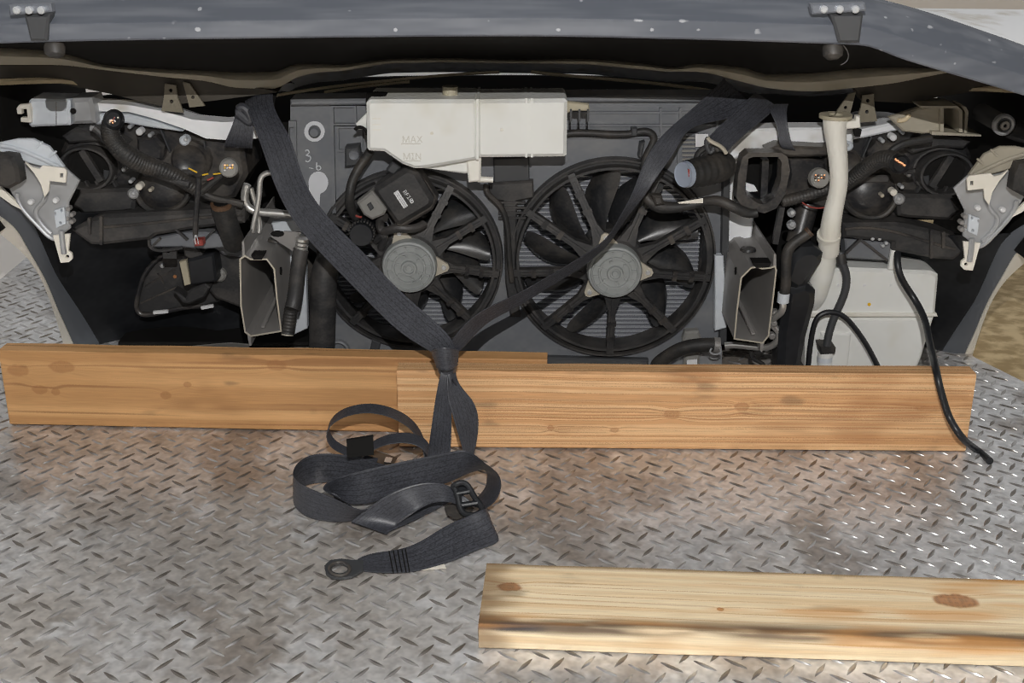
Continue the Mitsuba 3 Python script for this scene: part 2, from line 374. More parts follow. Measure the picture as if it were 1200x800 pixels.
La, Lb = atz(12, 499, 0), atz(640, 512, 0)
Ra, Rb = atz(468, 525.5, 0), atz(1131, 531, 0)
angL = math.atan2(*(Lb - La)[[1, 0]]); angR = math.atan2(*(Rb - Ra)[[1, 0]])
vL = La[1] * math.cos(angL) - La[0] * math.sin(angL); vR = Ra[1] * math.cos(angR) - Ra[0] * math.sin(angR)
def uL(px, py):
    p = at(px, py, La[1] + 0.02); return (p[0] * math.cos(angL) + p[1] * math.sin(angL), p[2] + (p[1] * math.cos(angL) - p[0] * math.sin(angL)) - vL)
def uR(px, py):
    p = at(px, py, Ra[1] + 0.015); return (p[0] * math.cos(angR) + p[1] * math.sin(angR), p[2] + (p[1] * math.cos(angR) - p[0] * math.sin(angR)) - vR)
kl = [(*uL(28, 440), .020, .012), (*uL(80, 437), .024, .012), (*uL(54, 463), .014, .009), (*uL(73, 466), .008, .007), (*uL(332, 441), .018, .011), (*uL(203, 473), .010, .008), (*uL(228, 461), .007, .006)]
kr = [(*uR(785, 492), .016, .009), (*uR(866, 484), .013, .009), (*uR(719, 510), .008, .005), (*uR(1083, 488), .030, .006), (*uR(645, 507), .006, .006)]
mat('wood_left', wood(angL, vL, (0.24, 0.10, 0.034), (0.48, 0.25, 0.098), (0.62, 0.35, 0.15), 65, kl, None, 1.3, (0.21, 0.085, 0.028), 0.45), 0.62)
mat('wood_right', wood(angR, vR, (0.32, 0.13, 0.045), (0.60, 0.32, 0.14), (0.72, 0.45, 0.23), 330, kr, None, 4.1, (0.24, 0.095, 0.03), 0.45), 0.6)
plank("plank", La, Lb, 0.140, 0.038, math.radians(2), 'wood_left', 'knotty orange plank on edge at the left, behind the knotted strap')
plank('plank', Ra, Rb, 0.140, 0.038, math.radians(2), 'wood_right', 'straight-grained orange plank on edge at the right, overlapping the other in front')
# the pale plank lies flat in front
Pa, Pb = atz(561, 761, 0), atz(1215, 784, 0)
angP = math.atan2(*(Pb - Pa)[[1, 0]]); dP = np.array([math.cos(angP), math.sin(angP), 0]); nP = np.array([-dP[1], dP[0], 0])
vP = Pa[1] * math.cos(angP) - Pa[0] * math.sin(angP)
def uP(px, py):
    p = atz(px, py, 0.038); return (p[0] * math.cos(angP) + p[1] * math.sin(angP), p[2] + (p[1] * math.cos(angP) - p[0] * math.sin(angP)) - vP)
def stains_p(c, u, v, p):
    e = v + 0.006 * (fbm(u * 12, v * 60, 2.0, 3) - 0.5)
    dirt = smoothstep(0.024, 0.036, e) * (1 - smoothstep(0.046, 0.070, e)) * smoothstep(0.15, 0.5, fbm(u * 9 + 2, v * 50, 1.0, 3))
    c = mix(c, (0.09, 0.05, 0.03), dirt * 0.9)
    c = mix(c, (0.05, 0.045, 0.05), 0.85 * smoothstep(0.028, 0.033, e) * (1 - smoothstep(0.040, 0.046, e)) * (1 - smoothstep(0.06, 0.10, u - uP(565, 700)[0] + 0.02 * noise(u * 30, v * 200))))
    c = mix(c, (0.14, 0.075, 0.03), 0.75 * smoothstep(0.166, 0.176, v + 0.010 * (fbm(u * 8, v * 20, 5.0, 2) - 0.5)))
    end = u - uP(568, 700)[0]
    c = mix(c, (0.16, 0.085, 0.035), 0.7 * (1 - smoothstep(0.0, 0.05, end + 0.03 * (noise(u * 20, v * 60) - 0.5))))
    c = mix(c, (0.62, 0.28, 0.07), 0.55 * smoothstep(0.55, 0.75, fbm(u * 5 + 8, v * 34, 9.0, 3)))
    return c
kp = [(*uP(597, 688), .017, .0105), (*uP(1119, 704), .030, .016), (*uP(844, 714), .005, .004)]
mat('wood_pale', wood(angP, vP, (0.50, 0.27, 0.10), (0.76, 0.57, 0.34), (0.84, 0.69, 0.46), 120, kp, stains_p, 2.2, (0.24, 0.085, 0.025), 0.8), 0.55)
PL = 0.86
def pale():
    w, t, r = 0.140, 0.038, 0.003; rows = []
    prof = [(0, r), (0, t - r), (r * .3, t - r * .3), (r, t), (w - r, t), (w, t - r), (w, r), (w - r, 0), (r, 0), (r * .3, r * .3)]
    for i in range(30):
        s = i / 29; c = Pa + dP * s * PL; e = 0.002 * (meshkit.noise(np.array([s * 11, 7.3, 2.0])) - 0.5)
        rows.append([c + nP * (a + (e if a < w / 2 else -e)) + np.array([0, 0, b + 0.0018]) for a, b in prof])
    body = loft(rows, close=True); k = len(prof); v = np.array(body.vertices); f = body.faces.tolist(); N = len(v)
    v = np.vstack([v, v[:k].mean(0), v[-k:].mean(0)])
    for j in range(k):
        q = (j + 1) % k; f += [[N, q, j], [N + 1, N - k + j, N - k + q]]
    return trimesh.Trimesh(v, f, process=False)
single('plank', pale(), 'wood_pale', 'pale pine plank with two knots lying flat on the steel floor in front', 'plank')

# ================================================================ THE CAR'S NOSE: bodywork
def smooth_px(pts, n):
    p = np.array(pts, float); x = np.linspace(p[0, 0], p[-1, 0], n)
    from scipy.interpolate import PchipInterpolator
    return np.column_stack([x] + [PchipInterpolator(p[:, 0], p[:, k])(x) for k in range(1, p.shape[1])])

mat('side_brown', (0.040, 0.033, 0.024), 0.6)
# ---- hood, propped up over everything
hood = thing('hood', 'underside of a raised car hood with grey rubber edge across the top', 'car hood')
be = [(-60, 2, 53, 1.52), (60, 2, 49, 1.5), (300, -2, 45, 1.5), (600, -6, 42.5, 1.5), (800, -3, 46, 1.5), (960, 1, 51, 1.5), (1008, 3, 53, 1.5), (1060, 14, 70, 1.51), (1200, 59, 112, 1.54), (1290, 90, 142, 1.56)]
E = smooth_px(be, 120); rows = []
for x, yt, yb, Y in E:
    ym = yt + 0.56 * (yb - yt)
    a, b, c = at(x, yt, Y + 0.040), at(x, ym, Y), at(x, yb, Y + 0.006)
    b2 = at(x, ym - 1.5, Y + 0.0015); c2 = at(x, yb - 2, Y + 0.003)
    rows.append([a, b2, b, c2, c, c + [0, 0.012, 0.001], c + [0, 0.06, 0.012], a + [0, 0.05, 0.006], a + [0, 0.012, 0.004]])
hood_rows = rows
part('edge_seal', loft(rows, close=True), 'trim_rubber', hood, 'grey rubber-faced rear edge', smooth=25)
lip = [(-60, 54, 76, 1.93), (0, 56, 76, 1.95), (60, 60, 76, 1.97), (130, 77, 83, 2.0), (190, 81, 90, 2.02), (240, 83, 95, 2.04), (280, 85, 103, 2.06), (320, 84, 104, 2.08), (350, 75, 90, 2.09), (372, 75, 85, 2.1), (400, 76, 83, 2.1), (430, 72, 78, 2.11), (460, 69, 74, 2.12),
       (520, 68, 73, 2.13), (600, 70, 74, 2.14), (680, 69, 75, 2.13), (750, 74, 81, 2.12), (790, 79, 84, 2.1), (815, 75, 84, 2.1), (870, 79, 96, 2.09), (900, 87, 103, 2.08), (950, 86, 107, 2.07), (1000, 81, 103, 2.05), (1050, 79, 97, 2.03), (1090, 80, 89, 2.01), (1130, 76, 83, 1.99), (1180, 84, 90, 1.97), (1260, 100, 108, 1.95)]
Lp = smooth_px(lip, 150)
part('inner_frame', loft([[at(x, yu, Y) for x, yu, yl, Y in Lp], [at(x, (yu + yl) / 2, Y - 0.006) for x, yu, yl, Y in Lp], [at(x, yl, Y) for x, yu, yl, Y in Lp]], thick=[0, 0.05, 0.008]), 'tan_paint', hood, 'tan painted pressed inner frame')
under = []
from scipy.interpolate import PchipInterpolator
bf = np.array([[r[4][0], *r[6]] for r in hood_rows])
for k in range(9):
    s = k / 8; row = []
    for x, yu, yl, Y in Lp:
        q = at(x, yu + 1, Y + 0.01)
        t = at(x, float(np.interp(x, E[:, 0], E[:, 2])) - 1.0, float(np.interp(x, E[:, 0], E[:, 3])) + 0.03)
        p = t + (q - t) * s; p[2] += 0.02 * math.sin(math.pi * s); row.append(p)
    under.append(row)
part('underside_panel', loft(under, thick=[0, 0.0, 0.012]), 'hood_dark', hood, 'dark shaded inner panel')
# outer skin above the inner panel, down to the closed front edge
top = []
for k in range(9):
    s = k / 8; row = []
    for x, yu, yl, Y in Lp:
        q = at(x, min(yl + 14, 112) if 330 < x < 900 else yl + 8, Y + 0.28); q[2] += 0.01
        t = at(x, float(np.interp(x, E[:, 0], E[:, 1])) + 9, 1.59)
        p = t + (q - t) * s; p[2] += 0.012 * math.sin(math.pi * s) - 0.006; row.append(p)
    top.append(row)
part('outer_skin', loft(top, thick=[0, 0.0, 0.004]), 'white_paint', hood, 'pale painted outer skin')
cs = [(x, float(np.interp(x, E[:, 0], E[:, 1])) + 2.5) for x in np.linspace(1024, 1288, 30)]
part('corner_skin', loft([[at(x, y, float(np.interp(x, E[:, 0], E[:, 3])) + 0.046) for x, y in cs], [at(x, y * .5 + 6, 1.70) for x, y in cs], [at(x, 9 + (x - 1020) * .012, 1.86) for x, y in cs]], thick=[0, 0, -0.004]), 'white_paint', hood, 'white painted corner of the hood')
for cx, top_y, bot_y, w in ((42, 5, 50, 34), (992, 4, 52, 44)):
    h = part('hinge_seat', plate([(cx - w * .42, top_y + 12), (cx + w * .46, top_y + 12), (cx + w * .36, bot_y - 2), (cx - w * .20, bot_y - 2)], 1.494, 0.02, b=0.003), 'dark_grey', hood, 'dark recessed hinge seat')
    part('hinge_plate', plate([(cx - w * .95, top_y + 1), (cx + w * .5, top_y - 1), (cx + w * .55, top_y + 9), (cx - w * .9, top_y + 13)], 1.488, 0.014, b=0.002), 'bracket_grey', h)
    for i in (-0.62, -0.2, 0.22):
        part('bolt', disc(cx + i * w, top_y + 6.5, 4.0, 1.488, 0.007, 12), 'bolt_zinc', h)
    part('rubber_stop', lathe([(0, 0), (.011, 0), (.013, .006), (.012, .014), (.007, .018), (0, .018)], 16, (0, -0.35, -1), at(cx + (22 if cx < 500 else -16), bot_y, 1.52)), 'rubber', hood, 'round black rubber stop')
part('side_lining', plate([(-60, 73), (0, 73), (60, 74), (130, 81), (195, 88), (240, 93), (300, 102), (325, 108), (250, 118), (186, 124), (130, 110), (70, 98), (0, 99), (-60, 101)], 2.07, 0.03), 'side_brown', hood, 'dark brown side lining')
part('side_lining', plate([(1000, 100), (1050, 95), (1090, 87), (1130, 81), (1180, 88), (1260, 106), (1260, 114), (1185, 109), (1140, 108), (1105, 112), (1070, 121), (1010, 118)], 2.07, 0.03), 'side_brown', hood, 'dark brown side lining')
part('loose_wire', tube(ats([(988, 53), (993, 60), (994, 68), (985, 76)], 1.5), 0.0007, 6), 'rubber', hood)
# bright edges of fender and front seen through the gap
gold = thing('fender_edge_strip', 'thin bright golden edge strip along the top of the left fender', 'edge strip')
part('strip', loft([[at(x, y - 2.2, Y) for x, y, Y in smooth_px([(-40, 100, 2.0), (0, 98, 2.02), (70, 96, 2.06), (130, 107, 2.1), (182, 121, 2.13)], 40)], [at(x, y + 1.8, Y - 0.004) for x, y, Y in smooth_px([(-40, 100, 2.0), (0, 98, 2.02), (70, 96, 2.06), (130, 107, 2.1), (182, 121, 2.13)], 40)]], thick=[0, 0.03, 0]), 'gold_edge', gold)
gold2 = thing('fender_edge_strip', 'thin bright golden edge strip along the top of the right fender', 'edge strip')
g2 = smooth_px([(1073, 117, 2.13), (1105, 109, 2.1), (1140, 105, 2.07), (1185, 107, 2.03), (1240, 112, 2.0)], 40)
part('strip', loft([[at(x, y - 1.8, Y) for x, y, Y in g2], [at(x, y + 1.8, Y - 0.004) for x, y, Y in g2]], thick=[0, 0.03, 0]), 'gold_edge', gold2)
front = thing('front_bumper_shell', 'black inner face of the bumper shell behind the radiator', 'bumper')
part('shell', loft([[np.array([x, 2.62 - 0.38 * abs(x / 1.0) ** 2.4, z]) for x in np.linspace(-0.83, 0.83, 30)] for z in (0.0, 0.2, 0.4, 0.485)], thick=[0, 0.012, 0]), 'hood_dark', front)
for pts, wd in (([(318, 113), (380, 103), (440, 96), (500, 90), (585, 84.5)], 1.6), ([(622, 84), (680, 90), (750, 96), (842, 108)], 1.8), ([(380, 108), (430, 101), (480, 96)], 1.5)):
    part('chrome_edge', tube(ats([(x, y) for x, y in pts], 2.34), size(wd, 2.34), 8), 'gold_edge', front, 'thin bright front edge')

# ---- fenders with wheel-arch liners
def mir(p): return (1209 - p[0], p[1] + 12 * (p[1] - 150) / 250 if p[1] > 150 else p[1])
def make_fender(side):
    M = (lambda p: p) if side < 0 else (lambda p: (1210 - p[0], p[1] + (27 if p[1] > 200 else 27 * p[1] / 200)))
    Yf = lambda y: 1.90 + 0.36 * np.clip((y - 230) / 180, -0.25, 1.05) ** 1 if True else 0
    fe = thing('fender', 'cream left front fender ending at its wheel arch' if side < 0 else 'cream right front fender ending at its wheel arch', 'fender')
    cl = [(-22, 262), (-8, 268), (8, 280), (27, 297), (47, 325), (65, 372), (74, 402), (79, 425)]
    cr = [(-16, 238), (0, 254), (15, 266), (32, 292), (52, 327), (67, 362), (84, 400), (91, 425)]
    gr = [(-12, 214), (0, 231), (25, 247), (45, 275), (65, 320), (82, 347), (115, 400), (126, 425)]
    def curve(c, dY=0.0): return spline([at(*M(p), Yf(p[1]) + dY) for p in c], 40)
    a, b, g = curve(cl), curve(cr), curve(gr, 0.02)
    part('arch_flange', loft([a, b], thick=[0, 0.004, 0]), 'cream_paint', fe)
    out = a + np.array([side * 0.002, 0, 0])
    skin = [a, a + [0.0, 0.12, 0.0], a * [1, 0, 1] + [0, 2.42, 0]]
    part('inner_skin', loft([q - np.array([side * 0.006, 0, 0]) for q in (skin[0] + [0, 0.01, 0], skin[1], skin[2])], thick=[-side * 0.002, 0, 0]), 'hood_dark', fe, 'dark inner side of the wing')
    part('outer_panel', loft(skin, thick=[-side * 0.003, 0, 0]), 'cream_paint', fe)
    def yz(poly, x, t):
        m = trimesh.creation.extrude_polygon(Polygon(poly), t, engine='earcut'); v = np.array(m.vertices)
        return fix(trimesh.Trimesh(np.c_[x + v[:, 2], v[:, 0], v[:, 1]], m.faces, process=False))
    za = float(a[0][2]) - 0.01
    up = [(1.90, za), (2.45, za), (2.45, .545), (2.1, .572), (1.92, .582), (1.885, .56)]
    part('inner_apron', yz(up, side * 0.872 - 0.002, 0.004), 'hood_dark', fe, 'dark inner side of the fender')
    part('upper_panel', yz(up, side * 0.878 - 0.002, 0.004), 'cream_paint', fe)
    ln = thing('wheel_arch_liner', 'black plastic wheel arch liner inside the %s fender' % ('left' if side < 0 else 'right'), 'wheel liner')
    part('liner_edge', loft([b + [0, 0.003, 0], b + (g - b) * 0.5 + [0, -0.004, 0], g], thick=[0, 0.004, 0]), 'liner_edge', ln, 'grey outer band')
    inner = spline([at(*M(p), Y) for p, Y in (((290, 287), 2.27), ((290, 310), 2.30), ((295, 360), 2.33), ((300, 400), 2.33), ((300, 432), 2.33))], 40)
    rows = []
    gs = spline([at(*M(p), Yf(p[1]) + 0.02) for p in gr[2:]], 40)
    for s in np.linspace(0, 1, 14):
        q = gs * (1 - s) + inner * s; q[:, 1] += 0.05 * math.sin(math.pi * min(1, s * 1.3)) ; rows.append(q)
    part('shell', loft(rows, thick=[0, 0.004, 0]), 'liner_plastic', ln)
    return fe, ln
fenderL, linerL = make_fender(-1)
fenderR, linerR = make_fender(1)

# ---- fender brackets of pale pressed steel
def make_bracket(side):
    M = (lambda p: p) if side < 0 else (lambda p: (1211 - p[0], p[1] + 9))
    P = lambda pts: [M(p) for p in pts]
    w = 'left' if side < 0 else 'right'
    br = thing('fender_bracket', f'pale pressed steel bracket on the {w} fender above the wheel arch', 'bracket')
    part('web', plate(P([(10, 222), (18, 196), (30, 191), (60, 196), (75, 196), (93, 212), (80, 238), (82, 268), (66, 280), (55, 278), (44, 266), (25, 246)]), 1.915, 0.006, b=0.002), 'galvanised', br)
    part('upper_panel', plate(P([(-30, 172), (0, 167), (19, 163), (38, 163), (57, 172), (75, 196), (60, 198), (33, 191), (0, 178), (-30, 180)]), 1.90, 0.008, b=0.002), 'pale_paint' if side < 0 else 'tan_paint', br, 'painted upper panel')
    part('rib', tube(ats([M(p) for p in [(-20, 172), (10, 172), (40, 182), (70, 196)]], 1.897), size(2.2, 2), 8), 'pale_paint' if side < 0 else 'tan_paint', br)
    part('rib', tube(ats([M(p) for p in [(42, 174), (50, 166)]], 1.898), size(1.2, 2), 8), 'pale_paint' if side < 0 else 'tan_paint', br)
    part('rib', tube(ats([M(p) for p in [(58, 184), (66, 177)]], 1.898), size(1.2, 2), 8), 'pale_paint' if side < 0 else 'tan_paint', br)
    part('curved_rib', tube(ats([M(p) for p in [(53, 228), (47, 240), (42, 248), (48, 262), (60, 274)]], 1.911), size(2.6, 2), 8), 'galvanised', br)
    part('curved_rib', tube(ats([M(p) for p in [(20, 226), (27, 245), (44, 264), (56, 276), (64, 280)]], 1.909), size(2.4, 2), 8), 'galvanised', br)
    hk = part('hook_plate', plate(P([(29, 190), (38, 196), (46, 198), (50, 194), (75, 197), (78, 200), (77, 214), (58, 212), (57, 224), (52, 231), (48, 216), (40, 203)]), 1.875, 0.004, holes=[P([(70, 203), (74, 203), (74, 208), (70, 208)])]), 'cream_paint', br, 'cream hook plate with a square hole')
    arm = part('arm', plate(P([(62, 276), (82, 274), (80, 294), (84, 297), (85, 303), (81, 307), (71, 308), (67, 294)]), 1.90, 0.005, holes=[P(ellipse(79, 300.5, 2.2, 1.90, 12))], b=0.0), 'cream_paint', br, 'arm ending in a cream eyelet')
    part('arm_channel', tube(ats([M(p) for p in [(72, 270), (73, 282), (75, 297)]], 1.898), size(3.2, 2), 8), 'galvanised', br)
    part('bolt_plate', plate(P([(63, 247), (75, 243), (77, 262), (66, 267)]), 1.908, 0.006, holes=[P(ellipse(72, 246.5, 1.6, 1.90, 10)), P(ellipse(71, 261, 1.90, 1.90, 10)), P(ellipse(64.5, 250, 1.3, 2, 10))], b=0), 'pale_paint', br)
    for c in ((37, 236), (66, 234)):
        part('stud', disc(*M(c), 3.2, 1.909, 0.008, 12), 'label_white', br, 'white plastic stud')
    for c in ((82, 243), (86, 250), (81, 254), (86, 258)):
        part('bolt', disc(*M(c), 2.8, 1.925, 0.012, 8), 'rail_steel', br)
    pad = P([(-30, 186), (2, 182), (15, 184), (20, 196), (23, 215), (10, 222), (0, 219), (-30, 214)])
    single('foam_pad', plate(pad, 1.855, 0.03, b=0.005), 'oak_brown' if False else 'rubber', f'dark foam pad beside the {w} fender bracket', 'foam pad')
    part('back_panel', plate(P([(-30, 210), (0, 219), (18, 236), (26, 246), (14, 240), (0, 230), (-30, 222)]), 1.905, 0.006), 'cream_paint', br, 'cream inner fender edge')
    return br
make_bracket(-1); make_bracket(1)

# ---- headlights seen from behind
def make_headlight(side):
    M = (lambda p: p) if side < 0 else (lambda p: (1210 - p[0], p[1] + 6.5))
    P = lambda pts: [M(p) for p in pts]
    w = 'left' if side < 0 else 'right'
    hl = thing('headlight', f'back of the black {w} headlight housing with round bulb cover', 'headlight')
    Y = 2.12
    part('housing', plate(P([(70, 178), (78, 160), (110, 150), (145, 143), (182, 142), (230, 158), (284, 166), (290, 205), (275, 232), (245, 240), (226, 247), (180, 250), (160, 252), (92, 253), (84, 236), (98, 214), (78, 204)]), Y, 0.14, b=0.008), 'black_plastic', hl)
    # bulb cover ring
    c = M((106, 194)); r0, r1 = size(31, Y), size(25, Y)
    ring = lathe([(r1 * .95, -0.02), (r0, -0.02), (r0, 0.022), (r0 * .96, 0.028), (r1 * 1.08, 0.028), (r1, 0.020), (r1 * .95, -0.02)], 40, (0, -1, 0), at(*c, Y)); 
    ring.vertices[:, 2] = (ring.vertices[:, 2] - at(*c, Y)[2]) * 0.82 + at(*c, Y)[2]
    bc = part('bulb_cover', ring, 'dusty_plastic', hl, 'round bulb cover with raised rim')
    part('recess', disc(*c, 25, Y - 0.002, 0.002, 32), 'hood_dark', bc)
    part('grip_bar', bar(at(*M((96, 176)), Y - 0.012), at(*M((119, 212)), Y - 0.012), 0.012, 0.010, up=(0, -1, 0)), 'dusty_plastic', bc)
    part('flat_facet', plate(P([(121, 199), (134, 201), (131, 208), (121, 212)]), Y - 0.006, 0.005, b=0.001), 'connector_grey' if False else 'dark_grey', bc)
    part('outer_rim', tube([at(*M(p), Y - 0.012) for p in ellipse(106, 194, 33.5, 26.5, 40)[3:40]] , 0.0035, 8), 'dusty_plastic', bc)
    # boxed lower lamp chamber
    ch = part('lamp_chamber', plate(P([(94, 223), (150, 221), (158, 232), (157, 247), (146, 249), (98, 252), (92, 246), (80, 240)]), Y - 0.035, 0.06, b=0.006), 'dusty_plastic', hl, 'dusty brown-black boxed chamber')
    for x in (101, 113, 133):
        part('rib', bar(at(*M((x, 212)), Y - 0.012), at(*M((x + 6, 223)), Y - 0.018), 0.004, 0.01, up=(0, -1, 0)), 'dusty_plastic', ch)
    # round turn-signal bowl
    bw = lathe([(0, 0.022), (size(12, Y), 0.020), (size(22, Y), 0.014), (size(29, Y), 0.004), (size(31, Y), -0.01), (0, -0.02)], 32, (0, -1, 0.1), at(*M((191, 220)), Y - 0.004))
    bk = part('lamp_bowl', bw, 'black_plastic', hl)
    part('bowl_rib', bar(at(*M((178, 236)), Y - 0.012), at(*M((199, 222)), Y - 0.012), 0.004, 0.008, up=(0, -1, 0)), 'black_plastic', bk)
    part('bowl_rim', tube(ats(P([(160, 226), (166, 238), (178, 247), (195, 248), (212, 240), (221, 226)]), Y - 0.038), 0.0055, 8), 'rubber', bk)
    d2 = lathe([(0, 0.01), (size(14, Y), 0.014), (size(19, Y), 0.022), (size(22, Y), 0.016), (size(22, Y), -0.01), (0, -0.01)], 28, (0, -1, 0), at(*M((226, 186)), Y - 0.004))
    part('bulb_socket', d2, 'black_plastic', hl)
    part('motor_block', plate(P([(160, 162), (182, 160), (192, 172), (190, 188), (170, 190), (160, 180)]), Y - 0.03, 0.035, b=0.005), 'black_plastic', hl)
    part('ledge', plate(P([(165, 199), (225, 199), (228, 210), (200, 209), (168, 208)]), Y - 0.022, 0.03, b=0.003), 'dusty_plastic', hl)
    part('upper_shelf', plate(P([(72, 160), (84, 152), (130, 154), (150, 168), (140, 174), (110, 166), (80, 168)]), Y - 0.03, 0.04, b=0.004), 'dusty_plastic', hl)
    for a, b_ in (((189, 151), (200, 177)), ((240, 166), (243, 192)), ((168, 158), (176, 168)), ((204, 190), (196, 198))):
        part('rib', bar(at(*M(a), Y - 0.010), at(*M(b_), Y - 0.010), 0.0022, 0.012, up=(0, -1, 0)), 'dark_grey', hl)
    part('adjuster', disc(*M((157, 226)), 6.2, Y - 0.038, 0.010, 18), 'galvanised', hl, 'grey round aiming wheel')
    part('adjuster_hub', disc(*M((157, 226)), 2.2, Y - 0.048, 0.004, 12), 'bolt_zinc', hl)
    ss = part('mounting_bolt', disc(*M((218, 163)), 5.6, Y - 0.015, 0.016, 16), 'pale_paint', hl, 'grey flanged mounting bolt')
    part('bolt_head', disc(*M((218, 163)), 2.6, Y - 0.031, 0.005, 6), 'bolt_zinc', ss)
    for cx, cy, r, m in ((166, 152.5, 3.9, 'label_white'), (155, 146.5, 2.3, 'bolt_zinc'), (178.5, 156.5, 2.4, 'bolt_zinc'), (148, 196, 2.5, 'bolt_zinc'), (156, 210, 2.4, 'bolt_zinc'), (165.5, 216.5, 4.0, 'cream_paint'), (179, 220, 2.3, 'beige_metal')):
        part('screw', disc(*M((cx, cy)), r, Y - 0.022, 0.018, 12), m, hl)
    # beam under the headlight
    bm = thing('headlight_beam', f'long dusty black plastic beam under the {w} headlight', 'plastic beam')
    if side < 0:
        o = [(79, 268), (92, 264), (106, 257), (120, 252), (160, 250), (230, 247), (286, 244), (286, 262), (230, 268), (182, 276), (176, 281), (121, 287), (106, 287), (92, 277)]
        rb = [(120, 266), (170, 262), (225, 256), (284, 252)]
    else:
        o = [(988, 262), (1050, 261), (1068, 264), (1110, 274), (1137, 286), (1130, 296), (1118, 305), (1098, 304), (1046, 294), (1046, 285), (1008, 280), (988, 279)]
        rb = [(990, 269), (1040, 270), (1090, 284), (1120, 292)]
    part('body', plate(o, 2.06, 0.06, b=0.006), 'dusty_plastic', bm)
    part('fold_line', tube(ats(rb, 2.059), 0.0025, 8), 'black_plastic', bm)
    for x in ((105, 255, 274), (119, 253, 286)):
        p0 = M((x[0], x[1])) if side < 0 else (1210 - x[0], x[1] + 16); p1 = M((x[0], x[2])) if side < 0 else (1210 - x[0], x[2] + 16)
        part('clip_slot', bar(at(*p0, 2.056), at(*p1, 2.056), 0.005, 0.008, up=(0, -1, 0)), 'black_plastic', bm)
    return hl
make_headlight(-1); make_headlight(1)
bs = thing('beam_stay', 'ribbed grey-black stay under the left headlight beam', 'plastic stay')
part('tray', plate([(174, 281), (215, 273), (240, 272), (262, 276), (262, 290), (240, 292), (215, 290), (178, 290)], 2.07, 0.05, b=0.003), 'shroud_plastic', bs)
part('frame', tube(ats([(175, 281), (177, 290), (214, 290)], 2.064), 0.003, 8), 'dusty_plastic', bs)
for a, b_ in (((178, 289), (188, 279)), ((206, 268), (220, 281)), ((240, 281), (252, 268))):
    part('rib', bar(at(*a, 2.064), at(*b_, 2.064), 0.004, 0.006, up=(0, -1, 0)), 'dusty_plastic', bs)
part('tab', plate([(190, 291), (206, 291), (207, 303), (191, 303)], 2.075, 0.008, holes=[ellipse(197, 294.5, 2.0, 2.0, 12)]), 'dusty_plastic', bs)
bs2 = thing('beam_stay', 'ribbed black stay with a triangular web under the right headlight beam', 'plastic stay')
part('tray', plate([(990, 280), (1046, 285), (1042, 306), (992, 303)], 2.075, 0.04, b=0.003), 'shroud_plastic', bs2)
for a, b_ in (((991, 296), (1008, 280)), ((1008, 280), (1040, 305)), ((1000, 277), (1038, 280))):
    part('rib', bar(at(*a, 2.07), at(*b_, 2.07), 0.004, 0.008, up=(0, -1, 0)), 'dusty_plastic', bs2)
for c in ((1034, 287), (1038, 284), (1022, 279), (1030, 279)):
    part('screw', disc(*c, 2.2, 2.066, 0.006, 8), 'bolt_zinc', bs2)

# ---- radiator support rails
rl = thing('support_rail', 'pale painted radiator support rail running above the left headlight', 'support rail')
part('upper_flange', plate([(106, 121), (150, 124), (190, 131), (225, 141), (260, 144), (280, 143), (304, 148), (302, 163), (265, 165), (240, 163), (215, 152), (180, 140), (150, 132), (108, 131)], 2.075, 0.05, b=0.006), 'white_paint', rl)
part('lower_flange', plate([(106, 134), (150, 134), (180, 142), (214, 154), (180, 150), (145, 144), (112, 146)], 2.085, 0.04, b=0.003), 'pale_paint', rl)
bx = part('end_box', plate([(33, 119), (36, 116), (80, 117), (82, 119), (82, 147), (36, 149), (33, 146)], 2.06, 0.06, b=0.004), 'pale_paint', rl, 'bluish grey end box')
part('end_box', plate([(83, 116), (106, 115), (110, 128), (111, 145), (84, 146)], 2.055, 0.06, b=0.006), 'galvanised', rl, 'grey folded sleeve')
part('hole', lathe([(0, 0), (.005, 0), (.005, .002), (0, .002)], 14, (0, -1, 0), at(86, 130, 2.0545)), 'hood_dark', bx)
part('seam', tube(ats([(66, 119), (66, 147)], 2.0595), 0.0012, 6), 'galvanised', bx)
part('eyelet', plate([(19, 127), (22, 123), (34, 122), (36, 128), (36, 144), (24, 143), (24, 138), (32, 138), (31, 128), (25, 128), (25, 134), (20, 134)], 2.05, 0.012, b=0.001), 'cream_paint', rl, 'cream moulded clip')
rr = thing('support_rail', 'white painted radiator support rail behind the right filler neck', 'support rail')
part('cross_member', plate([(846, 158), (868, 152), (925, 150), (1000, 150), (1000, 170), (968, 171), (930, 172), (900, 176), (868, 184), (856, 190), (852, 176)], 2.10, 0.05, b=0.004), 'white_paint', rr)
part('upright', plate([(845, 160), (874, 158), (866, 190), (860, 235), (884, 252), (880, 284), (852, 284), (848, 300), (846, 385), (838, 388), (838, 300)], 2.16, 0.03, b=0.003), 'white_paint', rr)
part('lower_flange', plate([(838, 300), (848, 300), (852, 384), (838, 388)], 2.02 + .1, 0.02, b=0.002), 'pale_paint', rr)
part('outer_flange', plate([(988, 158), (1010, 152), (1060, 141), (1075, 148), (1040, 156), (1012, 162), (988, 166)], 2.10, 0.05, b=0.004), 'white_paint', rr)
